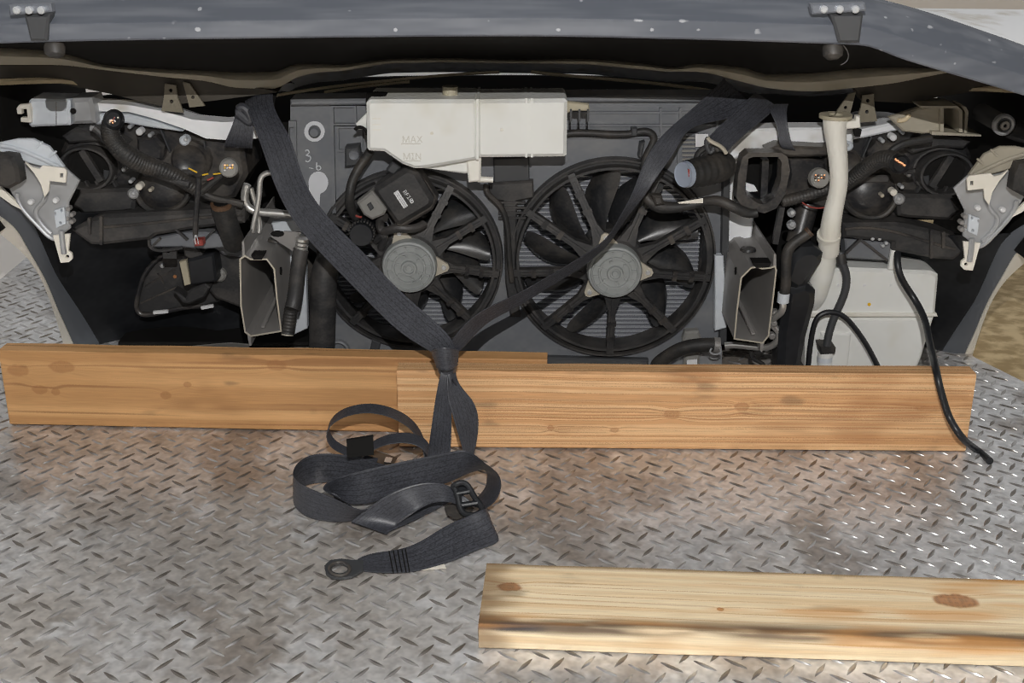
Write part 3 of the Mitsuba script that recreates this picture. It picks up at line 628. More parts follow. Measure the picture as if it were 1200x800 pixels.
tb = part('end_box', [plate([(1042, 138), (1078, 126), (1104, 125), (1104, 154), (1082, 157), (1058, 154)], 2.04, 0.012, b=0.003), plate([(1102, 125), (1106, 125), (1106, 155), (1102, 155)], 2.03, 0.06), plate([(1078, 124), (1122, 124), (1128, 130), (1128, 155), (1124, 155), (1124, 131), (1120, 127), (1080, 127)], 2.028, 0.07), plate([(1092, 154), (1150, 158), (1150, 160), (1092, 158)], 2.028, 0.07), plate([(1126, 124), (1132, 125), (1135, 131), (1133, 156), (1130, 156), (1131, 131)], 2.035, 0.05), plate([(1100, 126), (1130, 127), (1130, 156), (1100, 156)], 2.10, 0.01)], 'tan_paint', rr, 'open tan painted end box')
part('pinch_weld', tube(ats([(1052, 141), (1060, 140), (1066, 134)], 2.036), 0.004, 8), 'gold_edge', rr)
for cxy, nm in (((202, 110), 'left'), ((1015, 122), 'right')):
    sgn = 1 if nm == 'left' else -1
    hb = thing('hood_bracket', f'dark tan two-hole bracket standing at the {nm} end of the radiator support', 'bracket')
    x, y = cxy
    part('upright', plate([(x - 9 * sgn, y - 12), (x + 4 * sgn, y - 10), (x + 6 * sgn, y + 4), (x + 13 * sgn, y + 22), (x - 13 * sgn, y + 20), (x - 10 * sgn, y + 4)], 2.055, 0.005, holes=[ellipse(x - 2 * sgn, y - 4, 2.2, 2.2, 10), ellipse(x - 1 * sgn, y + 9, 2.2, 2.2, 10)]), 'bracket_tan', hb)
    part('side_flange', plate([(x + 12 * sgn, y - 14), (x + 20 * sgn, y - 12), (x + 38 * sgn, y + 14), (x + 20 * sgn, y + 16)], 2.062, 0.005, holes=[ellipse(x + 24 * sgn, y + 4, 2, 2, 10)]), 'bracket_tan', hb)

# ================================================================ COOLING PACK
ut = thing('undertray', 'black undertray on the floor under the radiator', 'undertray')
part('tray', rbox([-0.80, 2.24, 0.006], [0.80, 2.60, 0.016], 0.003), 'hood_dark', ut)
rad = thing('radiator', 'dark radiator core with horizontal silver fins behind the fans', 'radiator')
YR = 2.222
r0, r1 = at(372, 430, YR), at(848, 150, YR)
part('core', rbox([r0[0], YR + 0.004, 0.02], [r1[0], YR + 0.034, r1[2]], 0.003), 'core_dark', rad)
fins = []; z = 0.03
while z < r1[2] - 0.01:
    fins.append(trimesh.creation.box([r1[0] - r0[0] - 0.02, 0.006, 0.0022], trimesh.transformations.translation_matrix([(r0[0] + r1[0]) / 2, YR + 0.001, z]))); z += 0.0088
for k, m in enumerate(fins): part('fin', m, 'fin_metal', rad, smooth=False)
for x in (r0[0] + 0.012, r1[0] - 0.012):
    part('side_tank', rbox([x - 0.02, YR - 0.01, 0.02], [x + 0.02, YR + 0.04, r1[2]], 0.006), 'black_plastic', rad)

# ---- shroud carrying the two fans
YS = 2.15
sh = thing('fan_shroud', 'grey plastic shroud with two large round openings for the fans', 'fan shroud')
FANS = [dict(c=(481, 303), m=(480, 311), R=107), dict(c=(717, 302), m=(720, 317), R=119)]
panel = [(340, 123), (400, 122), (425, 124), (690, 119), (760, 120), (845, 119), (862, 128), (868, 160), (846, 200), (846, 432), (378, 432), (376, 300), (362, 290), (340, 210)]
part('panel', plate(panel, YS, 0.022, holes=[ellipse(*f['c'], f['R'] - 7, f['R'] - 9, 64) for f in FANS]), 'shroud_plastic', sh)
sx = size(1, YS)
part('top_ledge', plate([(340, 117), (425, 116), (690, 112), (860, 112), (860, 120), (690, 120), (340, 124)], YS - 0.02, 0.06, b=0.003), 'shroud_plastic', sh)
def sunk(px, d=0.012, nm='recessed_pocket'):
    o = px; cx = sum(p[0] for p in o) / len(o); cy = sum(p[1] for p in o) / len(o)
    inn = [(cx + (p[0] - cx) * 0.84, cy + (p[1] - cy) * 0.84) for p in o]
    return part(nm, plate(o, YS - d, d + 0.002, holes=[inn]), 'shroud_plastic', sh)
sunk([(388, 124), (417, 124), (418, 147), (389, 147)]); sunk([(394, 148), (424, 148), (426, 178), (395, 178)], 0.008)
sunk([(338, 142), (347, 142), (348, 232), (340, 232)], 0.010)
part('rib', bar(at(389, 124, YS - 0.006), at(393, 290, YS - 0.006), 0.006, 0.012, up=(0, -1, 0)), 'shroud_plastic', sh)
for y in (135, 150, 164):
    part('rib', bar(at(666, y - 3, YS - 0.003), at(846, y - 4, YS - 0.003), 0.0035, 0.008, up=(0, -1, 0)), 'shroud_plastic', sh)
for x in (774, 797, 840):
    part('rib', bar(at(x, 126, YS - 0.004), at(x + 1, 205, YS - 0.004), 0.004, 0.010, up=(0, -1, 0)), 'shroud_plastic', sh)
vent = part('louvre_frame', plate([(794, 156), (818, 156), (818, 192), (794, 192)], YS - 0.008, 0.010, holes=[[(797, 159), (815, 159), (815, 189), (797, 189)]]), 'shroud_plastic', sh)
part('louvre_back', plate([(797, 159), (815, 159), (815, 189), (797, 189)], YS - 0.0015, 0.001), 'core_dark', vent)
for i in range(6):
    part('louvre', bar(at(797, 161.5 + i * 5, YS - 0.005), at(815, 161.5 + i * 5, YS - 0.005), 0.004, 0.0045, up=(0, -1, 0)), 'connector_grey', vent)
part('sticker', plate([(815, 157), (830, 157), (831, 172), (815, 172)], YS - 0.0095, 0.0012), 'label_white', sh, 'white sticker')
ringm = part('chalk_ring', plate(ellipse(368.5, 154, 12, 12, 28), YS - 0.0012, 0.0014, holes=[ellipse(368.5, 153.5, 7, 7, 20)]), 'chalk', sh, 'white chalk ring round a peg')
part('peg', lathe([(0, .012), (size(4.5, YS), .012), (size(6.5, YS), .008), (size(7, YS), -.002), (0, -.002)], 20, (0, -1, 0), at(369, 154, YS)), 'shroud_plastic', ringm)
part('white_patch', [plate(ellipse(373, 214, 11.5, 13, 28), YS - 0.0012, 0.0014), plate([(362, 214), (376, 218), (374, 243), (362, 242)], YS - 0.0013, 0.0014)], 'chalk', sh, 'whitened rounded patch')
def writing(text, h, x, y, Y, rot=0.0, depth=0.0008, bold=False):
    m = meshkit.text_mesh(text, h, depth, bold); v = np.array(m.vertices)
    c, s = math.cos(rot), math.sin(rot); o = at(x, y, Y)
    m.vertices = np.c_[o[0] + c * v[:, 0] - s * v[:, 1], Y - v[:, 2] + depth * .5, o[2] + s * v[:, 0] + c * v[:, 1]]
    return m
part('chalk_mark', tube(ats([(358, 177), (361, 176), (362, 179), (359, 182), (363, 183), (363, 188), (358, 188)], YS - 0.001), 0.0011, 6), 'chalk', sh, 'hand-chalked 3')
part('chalk_mark', tube(ats([(362, 196.5), (367, 197.5)], YS - 0.001), 0.0009, 6), 'chalk', sh, 'hand-chalked dash')
part('chalk_mark', tube(ats([(371, 190), (371, 195), (372, 199), (375, 198.5), (375.5, 195.5), (371.5, 195)], YS - 0.001), 0.0010, 6), 'chalk', sh, 'hand-chalked 6')
mb = part('mount_block', plate([(404, 173), (421, 171), (424, 194), (404, 196)], YS - 0.03, 0.032, b=0.003), 'dark_grey', sh)
part('bush', lathe([(0, .004), (size(3, YS), .004), (size(5.5, YS), .006), (size(6, YS), 0), (0, 0)], 18, (0, -1, 0), at(415, 181, YS - 0.03)), 'shroud_plastic', mb)
part('centre_web', plate([(572, 215), (625, 212), (626, 232), (606, 236), (606, 262), (604, 330), (610, 372), (598, 372), (592, 330), (590, 262), (589, 236), (572, 234)], YS - 0.018, 0.02, b=0.003), 'dusty_plastic', sh)
for y in (237, 243, 249, 255):
    part('web_rib', bar(at(584, y, YS - 0.02), at(616, y, YS - 0.02), 0.0035, 0.006, up=(0, -1, 0)), 'dusty_plastic', sh)
part('blank_cover', plate([(578, 186), (620, 184), (621, 220), (579, 221)], YS - 0.008, 0.010, b=0.002), 'dark_grey', sh)
part('screw', disc(613, 217, 1.6, YS - 0.008, 0.003, 8), 'bolt_zinc', sh)
part('side_rail', bar(at(851, 180, YS - 0.01), at(846, 400, YS - 0.01), 0.012, 0.03, up=(0, -1, 0)), 'dark_grey', sh, 'dark upright rail')
part('lower_tab', plate([(802, 432), (800, 398), (803, 389), (819, 388), (823, 398), (819, 432)], YS - 0.02, 0.02, b=0.004), 'connector_grey', sh, 'grey upright tab')
part('lower_tab_label', plate([(805, 422), (817, 421), (817, 429), (805, 429)], YS - 0.022, 0.002), 'label_white', sh)
part('lower_step', plate([(600, 418), (760, 422), (760, 433), (600, 433)], YS - 0.015, 0.02, b=0.003), 'dark_grey', sh)
part('lower_bracket', plate([(428, 432), (436, 398), (446, 402), (440, 432)], YS - 0.02, 0.02, b=0.002), 'dark_grey', sh)
part('lower_boss', lathe([(0, 0.0), (size(7, YS), 0.002), (size(11, YS), 0.012), (size(13, YS), 0.010), (size(14, YS), -0.002), (0, -0.002)], 24, (0, -1, 0), at(397, 409, YS)), 'shroud_plastic', sh)

def make_fan(f, angs, blades, who, groups):
    (cx, cy), (mx, my), R = f['c'], f['m'], f['R']
    C = at(cx, cy, YS); r = size(R, YS)
    ring = part('fan_ring', lathe([(r - size(11, YS), 0.03), (r - size(11, YS), -0.026), (r - size(8, YS), -0.026), (r - size(7, YS), -0.006), (r - size(2.5, YS), -0.006), (r - size(2, YS), -0.02), (r, -0.02), (r + size(1, YS), 0.0), (r + size(1, YS), 0.004), (r - size(8, YS), 0.03), (r - size(11, YS), 0.03)], 72, (0, 1, 0), C), 'dusty_plastic', sh, f'round collar of the {who} fan opening')
    M = at(mx, my, YS - 0.055)          # motor stands proud of the shroud
    rm = size(32, YS - 0.055)
    hubC = np.array([M[0], YS - 0.030, M[2]])
    hub = part('motor_carrier', lathe([(rm * 0.9, 0.014), (rm * 1.0, 0.016), (rm * 1.22, 0.006), (rm * 1.28, -0.01), (rm * 0.9, -0.012), (rm * 0.9, 0.014)], 40, (0, -1, 0), hubC), 'dusty_plastic', sh, f'carrier ring of the {who} fan motor')
    for a in angs:
        t = math.radians(a); d = np.array([math.cos(t), 0, math.sin(t)])
        p = np.array([M[0], YS - 0.034, M[2]]) + d * rm * 1.15; q = np.array([C[0], YS - 0.016, C[2]]) + d * (r - size(5, YS))
        sw = np.array([-d[2], 0, d[0]]); s = part('strut', hull([x + sw * w * k + [0, h, 0] for x, w in ((p - d * rm * .1, .017), (p + (q - p) * .22, .0075), (q, .0065)) for k in (-1, 1) for h in (-.008, .009)][:4] + [x + sw * w * k + [0, h, 0] for x, w in ((p + (q - p) * .22, .0075),) for k in (-1, 1) for h in (-.008, .009)]), 'dusty_plastic', sh)
        part('strut_beam', bar(p + (q - p) * .2, q, 0.0135, 0.018, up=(0, -1, 0)), 'dusty_plastic', s)
        part('strut_rib', bar(p + [0, -0.011, 0], p + (q - p) * 0.9 + [0, -0.011, 0], 0.004, 0.006, up=(0, -1, 0)), 'dusty_plastic', s)
        for w in (0.42, 0.68):
            part('strut_clip', bar(p + (q - p) * w + [0, -0.010, 0], p + (q - p) * (w + 0.07) + [0, -0.010, 0], 0.017, 0.008, up=(0, -1, 0)), 'black_plastic', s)
    fan = thing('cooling_fan', f'{who} electric cooling fan with dark curved blades and a grey round motor', 'fan')
    R1 = r - size(15, YS); yb = YS + 0.030
    fc = np.array([C[0] * 0.6 + M[0] * 0.4, yb, C[2] * 0.6 + M[2] * 0.4])
    part('hub', lathe([(0, 0.03), (rm * 0.9, 0.03), (rm * 1.12, 0.018), (rm * 1.16, -0.02), (0, -0.02)], 36, (0, -1, 0), fc), 'fan_plastic', fan)
    for a in blades:
        rows = []
        for s in np.r_[np.linspace(0, .8, 7), .88, .94, .975, 1.0]:
            rr = rm * 1.05 + (R1 - rm * 1.05) * s
            mid = math.radians(a) - 0.42 * s ** 1.3
            half = 0.245 * math.sin(math.pi * (0.17 + 0.81 * s)) ** 0.55
            row = []
            for w in np.linspace(-1, 1, 9):
                t = mid + half * w + 0.06 * s * (1 - w * w)
                row.append(fc + [math.cos(t) * rr, 0.020 * w - 0.010 * (1 - w * w), math.sin(t) * rr])
            rows.append(row)
        part('blade', loft(rows, thick=[0, 0.0026, 0]), 'fan_plastic', fan)
    k = 32
    prof = [(0, .020), (rm * .10, .020), (rm * .13, .017), (rm * .17, .017), (rm * .20, .0215), (rm * .27, .0215), (rm * .30, .0150), (rm * .52, .0148), (rm * .54, .0178), (rm * .60, .0178), (rm * .62, .0145), (rm * .80, .0142), (rm * .82, .0170), (rm * .86, .0170), (rm * .88, .0130), (rm * .95, .012), (rm, .006), (rm, -.02), (0, -.02)]
    mo = part('motor', lathe(prof, 48, (0, -1, 0), [M[0], YS - 0.055, M[2]]), 'motor_cast', fan, 'grey round motor with stamped rings')
    for i in range(12):
        t = math.radians(i * 30 + 8); d = np.array([math.cos(t), 0, math.sin(t)]); c = np.array([M[0], YS - 0.055 - 0.0155, M[2]])
        part('stamped_rib', bar(c + d * rm * (.33 if i % 2 else .6), c + d * rm * .80, 0.003, 0.004, up=(0, -1, 0)), 'motor_cast', mo)
    for i, t in enumerate((40, 110, 215, 285, 330)):
        t = math.radians(t); part('stamped_dot', lathe([(0, .003), (.0028, .003), (.0035, 0), (0, 0)], 10, (0, -1, 0), [M[0] + math.cos(t) * rm * .45, YS - 0.055 - 0.0155, M[2] + math.sin(t) * rm * .45]), 'motor_cast', mo)
    for a in (106, -5, 225):
        t = math.radians(a); d = np.array([math.cos(t), 0, math.sin(t)]); e = np.array([-math.sin(t), 0, math.cos(t)]); c = np.array([M[0], YS - 0.050, M[2]])
        pts = [c + d * rm * .85 + e * rm * .42, c + d * rm * .85 - e * rm * .42, c + d * rm * 1.38 + e * rm * .13, c + d * rm * 1.38 - e * rm * .13, c + d * rm * 1.44]
        ea = part('ear', hull(np.vstack([np.array(pts), np.array(pts) + [0, 0.006, 0]])), 'beige_metal', mo, 'beige mounting ear')
        part('ear_screw', lathe([(0, .004), (.004, .004), (.005, 0), (0, 0)], 10, (0, -1, 0), c + d * rm * 1.24), 'bolt_zinc', ea)
    return fan
make_fan(FANS[0], (61, 31, -8, -46, -87, 227, 186, 148, 108), (58, 25, -4, -35, -78, -118, 200, 160, 108), 'left', None)
make_fan(FANS[1], (270, -49, -10, 26, 65, 116, 149, 187, 226), (114, 152, 190, 222, 268, 330, 6, 42, 84), 'right', None)

# ---- fan control box, its plug and hose
fb = thing('fan_controller', 'black rounded fan control box with small white print above the left motor', 'control box')
bc = [(439, 220), (474, 198), (484, 198), (490, 203), (508, 233), (507, 240), (503, 244), (469, 264), (463, 262), (438, 226)]
part('box', plate(bc, 2.045, 0.05, b=0.008), 'dusty_plastic', fb)
part('side_skirt', plate([(474, 196), (490, 199), (513, 234), (507, 246), (470, 268), (462, 264)], 2.062, 0.04, b=0.004), 'black_plastic', fb)
part('lug', plate([(452, 200), (460, 189), (470, 196), (462, 206)], 2.07, 0.02, b=0.003), 'dark_grey', fb)
rt = -math.atan2(13, 9)
part('print', writing('RF10', 0.0070, 471.5, 224.5, 2.0445, rt), 'label_white', fb, 'white print RF10')
part('print', plate(ellipse(482.5, 236, 2.2, 2.2, 16), 2.0443, 0.0006, holes=[ellipse(482.5, 236, 1.3, 1.3, 12)]), 'label_white', fb, 'white printed ring')
for i in range(3):
    o = np.array([-2.0 - 2.0 * i, 1.3 + 1.3 * i]) * 0.9
    part('print_line', plate([(466.5 + o[0], 222.5 + o[1]), (468 + o[0], 221.5 + o[1]), (480 + o[0], 240 + o[1]), (478.6 + o[0], 241 + o[1])], 2.0443, 0.0006), 'label_white', fb)
plug = thing('wiring_plug', 'grey plug pushed into the left side of the fan control box', 'plug')
part('shell', plate([(418, 238), (436, 224), (453, 246), (450, 252), (436, 258), (426, 252)], 2.04, 0.03, b=0.004), 'connector_grey', plug)
part('latch', plate([(430, 240), (434, 237.5), (438, 244), (434, 247)], 2.035, 0.006, b=0.001), 'dark_grey', plug)
part('wire', tube(ats([(424, 254), (418, 253), (414, 248)], 2.05), 0.002, 6), 'red_plastic', plug, 'red wire')
single('hose', tube(ats([(434, 177, 2.06), (425, 190, 2.06), (415, 207, 2.05), (410, 225, 2.04), (412, 246, 2.05), (418, 254, 2.06)]), size(5.2, 2.05), 12), 'rubber', 'grey-black ribless hose curving left of the fan control box', 'hose')
cp = thing('round_cap', 'round black cap with a knurled rim below the grey plug', 'cap')
rc = size(14, 2.06)
part('cap', lathe([(0, .014), (rc * .9, .014), (rc, .010), (rc, -.03), (0, -.03)], 32, (0, -1, 0), at(424, 273, 2.06)), 'liner_plastic', cp)
for i in range(24):
    t = math.radians(i * 15); part('knurl', lathe([(0, .002), (.0016, .002), (.0016, -.012), (0, -.012)], 6, (0, -1, 0), at(424, 273, 2.05) + np.array([math.cos(t), 0, math.sin(t)]) * rc), 'dusty_plastic', cp)
single('cable_bundle', [tube(ats([(452, 255, 2.07), (445, 262, 2.08), (448, 270, 2.08), (462, 268, 2.07), (478, 268, 2.07), (490, 266, 2.08), (497, 262, 2.09)]), 0.008, 10), tube(ats([(440, 282, 2.09), (450, 276, 2.08), (446, 290, 2.09)]), 0.007, 8)], 'dusty_plastic', 'short dusty cable bundle between control box and left fan motor', 'cable bundle')

# ================================================================ TANKS
cr = thing('coolant_reservoir', 'white plastic coolant reservoir marked MAX and MIN above the left fan', 'reservoir')
YC = 2.0
part('tank', plate([(429, 121), (433, 117), (556, 117), (559, 120), (560, 187), (520, 194), (494, 198), (486, 198), (472, 193), (450, 178), (432, 177), (430, 174)], YC, 0.11, b=0.006), 'tank_plastic', cr)
part('tank_end', plate([(559, 120), (562, 117), (662, 116), (665, 119), (664, 182), (661, 184), (562, 185), (559, 182)], YC + 0.006, 0.10, b=0.006), 'tank_plastic', cr)
part('lower_chamber', plate([(494, 197), (560, 184), (563, 186), (563, 200), (545, 204)], YC + 0.03, 0.07, b=0.004), 'tank_plastic', cr)
part('seam', plate([(558, 116), (561, 116), (561, 187), (558, 187)], YC - 0.003, 0.11), 'tank_plastic', cr)
part('seam', plate([(615.5, 115), (618, 115), (618, 184.5), (615.5, 184.5)], YC + 0.003, 0.10), 'tank_plastic', cr)
part('seam', plate([(622, 115), (624.5, 115), (624.5, 184.5), (622, 184.5)], YC + 0.003, 0.10), 'tank_plastic', cr)
part('outlet', plate([(546, 186), (564, 184), (563, 213), (549, 214)], YC + 0.02, 0.03, b=0.003), 'neck_plastic', cr)
part('spigot', tube(ats([(560, 210), (578, 210.5)], YC + 0.03), [0.0055, 0.0048], 12), 'neck_plastic', cr)
part('filler_stub', tube(ats([(527.5, 122), (527.5, 101)], YC + 0.05), [0.014, 0.013], 16), 'aged_plastic', cr, 'tan filler stub')
part('cap', tube(ats([(444, 121), (444, 110)], YC + 0.05), 0.022, 18), 'hood_dark', cr, 'black filler cap')
part('tab', plate([(664, 119), (690, 122), (691, 130), (672, 130), (664, 133)], YC + 0.03, 0.01, b=0.002), 'aged_plastic', cr)
for x in (669, 679, 689): part('clip', bar(at(x, 128, YC + 0.028), at(x, 142, YC + 0.028), 0.0035, 0.006, up=(0, -1, 0)), 'dark_grey', cr)
part('ear', plate([(417, 145), (430, 132), (430, 152), (420, 152)], YC + 0.05, 0.008, b=0.001), 'tank_plastic', cr)
part('ear_spring', tube(ats([(416, 152), (422, 149), (428, 152), (430, 158)], YC + 0.045), 0.003, 8), 'hood_dark', cr)
hh = size(7.5, YC)
part('level_mark', writing('MAX', hh, 471, 167, YC, 0, 0.0012), 'emboss', cr, 'embossed word MAX')
part('level_line', bar(at(470, 168.5, YC - .0004), at(493, 168.5, YC - .0004), 0.0012, 0.002, up=(0, -1, 0)), 'emboss', cr)
part('level_mark', writing('MIN', hh, 472, 187, YC, 0, 0.0012), 'emboss', cr, 'embossed word MIN')
part('level_line', bar(at(473, 188.5, YC - .0004), at(493, 188.5, YC - .0004), 0.0012, 0.002, up=(0, -1, 0)), 'emboss', cr)
for y in (139, 146, 152): part('moulded_dash', bar(at(436, y, YC - .0002), at(446, y, YC - .0002), 0.0022, 0.0016, up=(0, -1, 0)), 'neck_plastic', cr)
for x, y in ((506, 156), (588, 152)): part('moulded_dot', disc(x, y, 1.8, YC, 0.001, 10), 'neck_plastic', cr)

wt = thing('washer_tank', 'large white plastic washer fluid tank inside the right wheel arch', 'washer tank')
YW = 2.07
part('upper_half', plate([(944, 371), (944, 345), (956, 322), (966, 316), (994, 314), (1092, 318), (1100, 322), (1100, 328), (1096, 371)], YW, 0.11, b=0.006), 'tank_plastic', wt)
part('lower_half', plate([(944, 372), (1095, 372), (1080, 420), (1076, 430), (1070, 434), (1000, 433), (944, 432)], YW + 0.002, 0.11, b=0.006), 'tank_plastic', wt)
part('seam', plate([(942, 367), (1098, 367.5), (1099, 371), (942, 371.5)], YW - 0.006, 0.11, b=0.001), 'neck_plastic', wt)
part('raised_panel', plate([(962, 390), (998, 391), (994, 430), (958, 430)], YW - 0.004, 0.01, b=0.003), 'tank_plastic', wt)
part('neck_root', tube(ats([(968, 296, 2.06), (963, 318, 2.06), (957, 345, 2.065), (953, 362, 2.09)]), [size(14, 2.06), size(14, 2.06), size(12, 2.06), size(5, 2.06)], 18), 'tank_plastic', wt)
part('tab', plate([(1041, 316), (1045, 292), (1049, 286), (1050, 300), (1055, 304), (1055, 316)], YW - 0.004, 0.008, b=0.001), 'tank_plastic', wt)
part('dot', disc(1018.5, 356.5, 2.1, YW, 0.0012, 10), 'yellow_plastic', wt, 'orange paint dot')
for x in (982, 1013, 1044): part('moulded_dot', disc(x, 334, 1.8, YW, 0.001, 8), 'label_white', wt)
part('foot', plate([(1006, 433), (1030, 433), (1024, 441), (1012, 441)], YW + 0.02, 0.03), 'tank_plastic', wt)
pm = thing('washer_pump', 'small white washer pump with pale blue band low on the washer tank', 'pump')
part('body', tube(ats([(966, 441), (967, 412)], YW - 0.016), size(8.6, YW), 18), 'tank_plastic', pm)
part('band', tube(ats([(966.3, 423), (966.6, 417)], YW - 0.016), size(8.9, YW), 18), 'pale_paint', pm, 'pale blue band')
part('plug', plate([(960, 405), (976, 403), (980, 408), (979, 415), (962, 416)], YW - 0.03, 0.03, b=0.003), 'rubber', pm, 'dark brown plug')
fn = thing('filler_neck', 'tall cream-white washer filler neck beside the right headlight', 'filler neck')
part('pipe', tube(ats([(979, 138, 2.03), (979, 155, 2.03), (981, 175, 2.03), (983, 200, 2.03), (982, 222, 2.03), (977, 245, 2.035), (973, 270, 2.04), (971, 296, 2.05)]), [size(k, 2.03) for k in (14, 11.8, 10.8, 10.2, 10, 11, 12, 12.4)], 20), 'neck_plastic', fn)
part('collar', tube(ats([(971.5, 274, 2.04), (971, 279, 2.045)]), size(13.6, 2.04), 20), 'neck_plastic', fn)
part('lip', lathe([(.012, 0), (size(18, 2.03), 0), (size(18, 2.03), .006), (.012, .006), (.012, 0)], 24, (0, 0, 1), at(979, 138, 2.03)), 'aged_plastic', fn)
part('side_spigot', plate([(985, 143), (1003, 141), (1004, 136), (1008, 136), (1009, 150), (987, 152)], 2.02, 0.014, b=0.002), 'neck_plastic', fn)
part('strap_clip', plate([(1000, 150), (1010, 152), (1008, 160), (1002, 160)], 2.03, 0.008), 'hood_dark', fn)

# ================================================================ FRAME RAIL ENDS
def make_rail(side):
    w = 'left' if side < 0 else 'right'
    Y = 1.985
    if side < 0:
        o = [(281, 303), (287, 299), (294, 303), (313, 303), (322, 315), (325, 348), (330, 388), (294, 394), (287, 389), (282, 358)]
        fl = [(284, 303), (283.5, 283), (286, 282), (287, 300)]; ft_ = [(289, 388), (294, 393), (294.5, 405), (292, 405)]
        tab = [(317, 277), (333, 271), (353, 272), (350, 284), (344, 295)]
        top = (324, 275)
    else:
        o = [(868, 325), (880, 313), (888, 312), (893, 314), (903, 313), (908, 311), (910, 316), (906, 352), (901, 393), (894, 402), (860, 397), (863, 364)]
        fl = [(906, 312), (907, 297), (909.5, 298), (910, 316)]; ft_ = [(891, 401), (896, 400), (893, 413), (891, 411)]
        tab = None; top = (876, 284)
    r = thing('frame_rail', f'cut-off end of the {w} box-section steel frame rail', 'frame rail')
    P = ats(o, Y)[:, [0, 2]]; poly = Polygon(P).buffer(0); inn = poly.buffer(-0.0022, join_style=2)
    def ex(pg, y, t):
        m = trimesh.creation.extrude_polygon(pg, t, engine='earcut'); v = np.array(m.vertices)
        return trimesh.Trimesh(np.c_[v[:, 0], y + v[:, 2], v[:, 1]], m.faces[:, ::-1], process=False)
    part('box_section', ex(poly.difference(inn), Y, 0.30), 'rail_steel', r)
    part('end_plate', ex(inn, Y + 0.26, 0.01), 'dark_grey', r)
    part('cut_edge', ex(poly.buffer(0.0006).difference(poly.buffer(-0.0022, join_style=2)), Y - 0.0012, 0.0013), 'beige_metal', r, 'bright cut edge')
    part('weld_flange', plate(fl, Y, 0.29), 'rail_steel', r)
    part('weld_flange', plate(ft_, Y, 0.10), 'rail_steel', r)
    zt = poly.bounds[3]; c = at(*top, Y + 0.10); 
    part('hole_plug', lathe([(0, .004), (.013, .004), (.015, 0), (0, -0.001)], 20, (0, 0, 1), [c[0] - side * 0.0, Y + 0.09, zt - 0.001]), 'black_plastic', r, 'black round plug on top')
    if side < 0:
        part('notch', plate([(294, 299.5), (309, 299.5), (307, 304), (297, 304)], Y - 0.003, 0.03), 'hood_dark', r)
    else:
        part('notch', plate([(882, 308), (904, 308), (901, 313), (886, 314)], Y - 0.003, 0.03), 'hood_dark', r)
    xs = (P[:, 0].max() if side < 0 else P[:, 0].min())
    part('slot', lathe([(0, .001), (.007, .001), (.007, -.001), (0, -.001)], 16, (-side, 0, 0.0), [xs - (0.002 if side < 0 else -0.003), Y + 0.045, at(300, 327, Y)[2]], sx=1.0), 'hood_dark', r, 'dark oval hole')
    if tab:
        t1 = at(333, 272, Y + 0.10)
        part('triangular_tab', plate(tab, Y + 0.05, 0.004), 'rail_steel', r, 'pointed tab with a dark oval')
        part('tab_spot', plate(ellipse(325, 274, 8, 3.5, 18), Y + 0.048, 0.003), 'hood_dark', r)
    inner_rib = at(305, 380, Y + 0.1)
    for i, (x, y) in enumerate(((300, 320), (300, 343), (302, 335)) if side < 0 else ((892, 330), (893, 342), (888, 357))):
        part('inner_hole', disc(x, y, 2.4, Y + 0.255, 0.003, 10), 'hood_dark', r)
    sidew = bar(np.array([P[:, 0].mean(), Y + 0.02, P[:, 1].min() + 0.01]), np.array([P[:, 0].mean() - side * 0.02, Y + 0.25, P[:, 1].min() + 0.06]), 0.006, 0.004)
    part('inner_rib', sidew, 'rail_steel', r)
    return r
make_rail(-1); make_rail(1)
single('rail_backing', plate([(318, 262), (352, 255), (358, 300), (360, 385), (345, 392), (336, 330)], 2.13, 0.02, b=0.002), 'pale_paint', 'pale blue-grey upright panel behind the left frame rail', 'panel')

# ================================================================ HOSES, PIPES, DUCTS
ac = thing('air_conditioning_hose', 'dusty black hose with silver crimped collar beside the left frame rail', 'hose')
part('hose', tube(ats([(353, 292, 2.02), (349, 318, 2.015), (346, 345, 2.01), (342, 362, 2.0)]), size(9, 2.0), 16), 'dusty_plastic', ac)
part('sheath', tube(ats([(341, 362, 1.998), (339, 376, 1.995), (337, 391, 1.99)]), size(8, 2.0), 16, corr=0.0006), 'rubber', ac)
part('cut_end', tube(ats([(336.8, 391, 1.989), (336.6, 393, 1.988)]), size(7, 2.0), 14), 'beige_metal', ac)
for y in (279, 283.5, 288, 292): part('crimp_ring', tube(ats([(354.4 - (y - 279) * .1, y), (354.1 - (y - 279) * .1, y + 3)], 2.022), size(7.5, 2.02), 16), 'aluminium', ac, 'silver crimp ring')
single('hose', tube(ats([(402, 296, 2.10), (390, 301, 2.09), (382, 315, 2.085), (379, 340, 2.08), (378, 380, 2.08), (377, 418, 2.08), (377, 440, 2.08)]), size(15.5, 2.08), 20), 'dusty_plastic', 'thick dusty vertical hose left of the left fan', 'hose')
pp = thing('metal_pipe', 'bent aluminium pipe pair behind the main strap at the left', 'pipe')
part('pipe', tube(ats([(322, 202), (312, 203), (306, 208), (304, 225), (300, 250), (296, 272)], 2.06), size(3.2, 2.06), 12), 'aluminium', pp)
part('pipe', tube(ats([(290, 216), (287, 226), (288, 238), (296, 246), (312, 249), (336, 251), (352, 254)], 2.08), size(4.6, 2.08), 14), 'aluminium', pp)
part('pipe', tube(ats([(294, 220), (299, 238), (304, 262), (303, 272)], 2.10), size(3, 2.1), 10), 'aluminium', pp)
st = thing('hose_stub', 'short black rubber hose stub with a frayed brown end left of the silver pipes', 'hose')
part('hose', tube(ats([(260, 240, 2.04), (264, 255, 2.05), (269, 270, 2.06), (275, 285, 2.08)]), size(13, 2.05), 18), 'rubber', st)
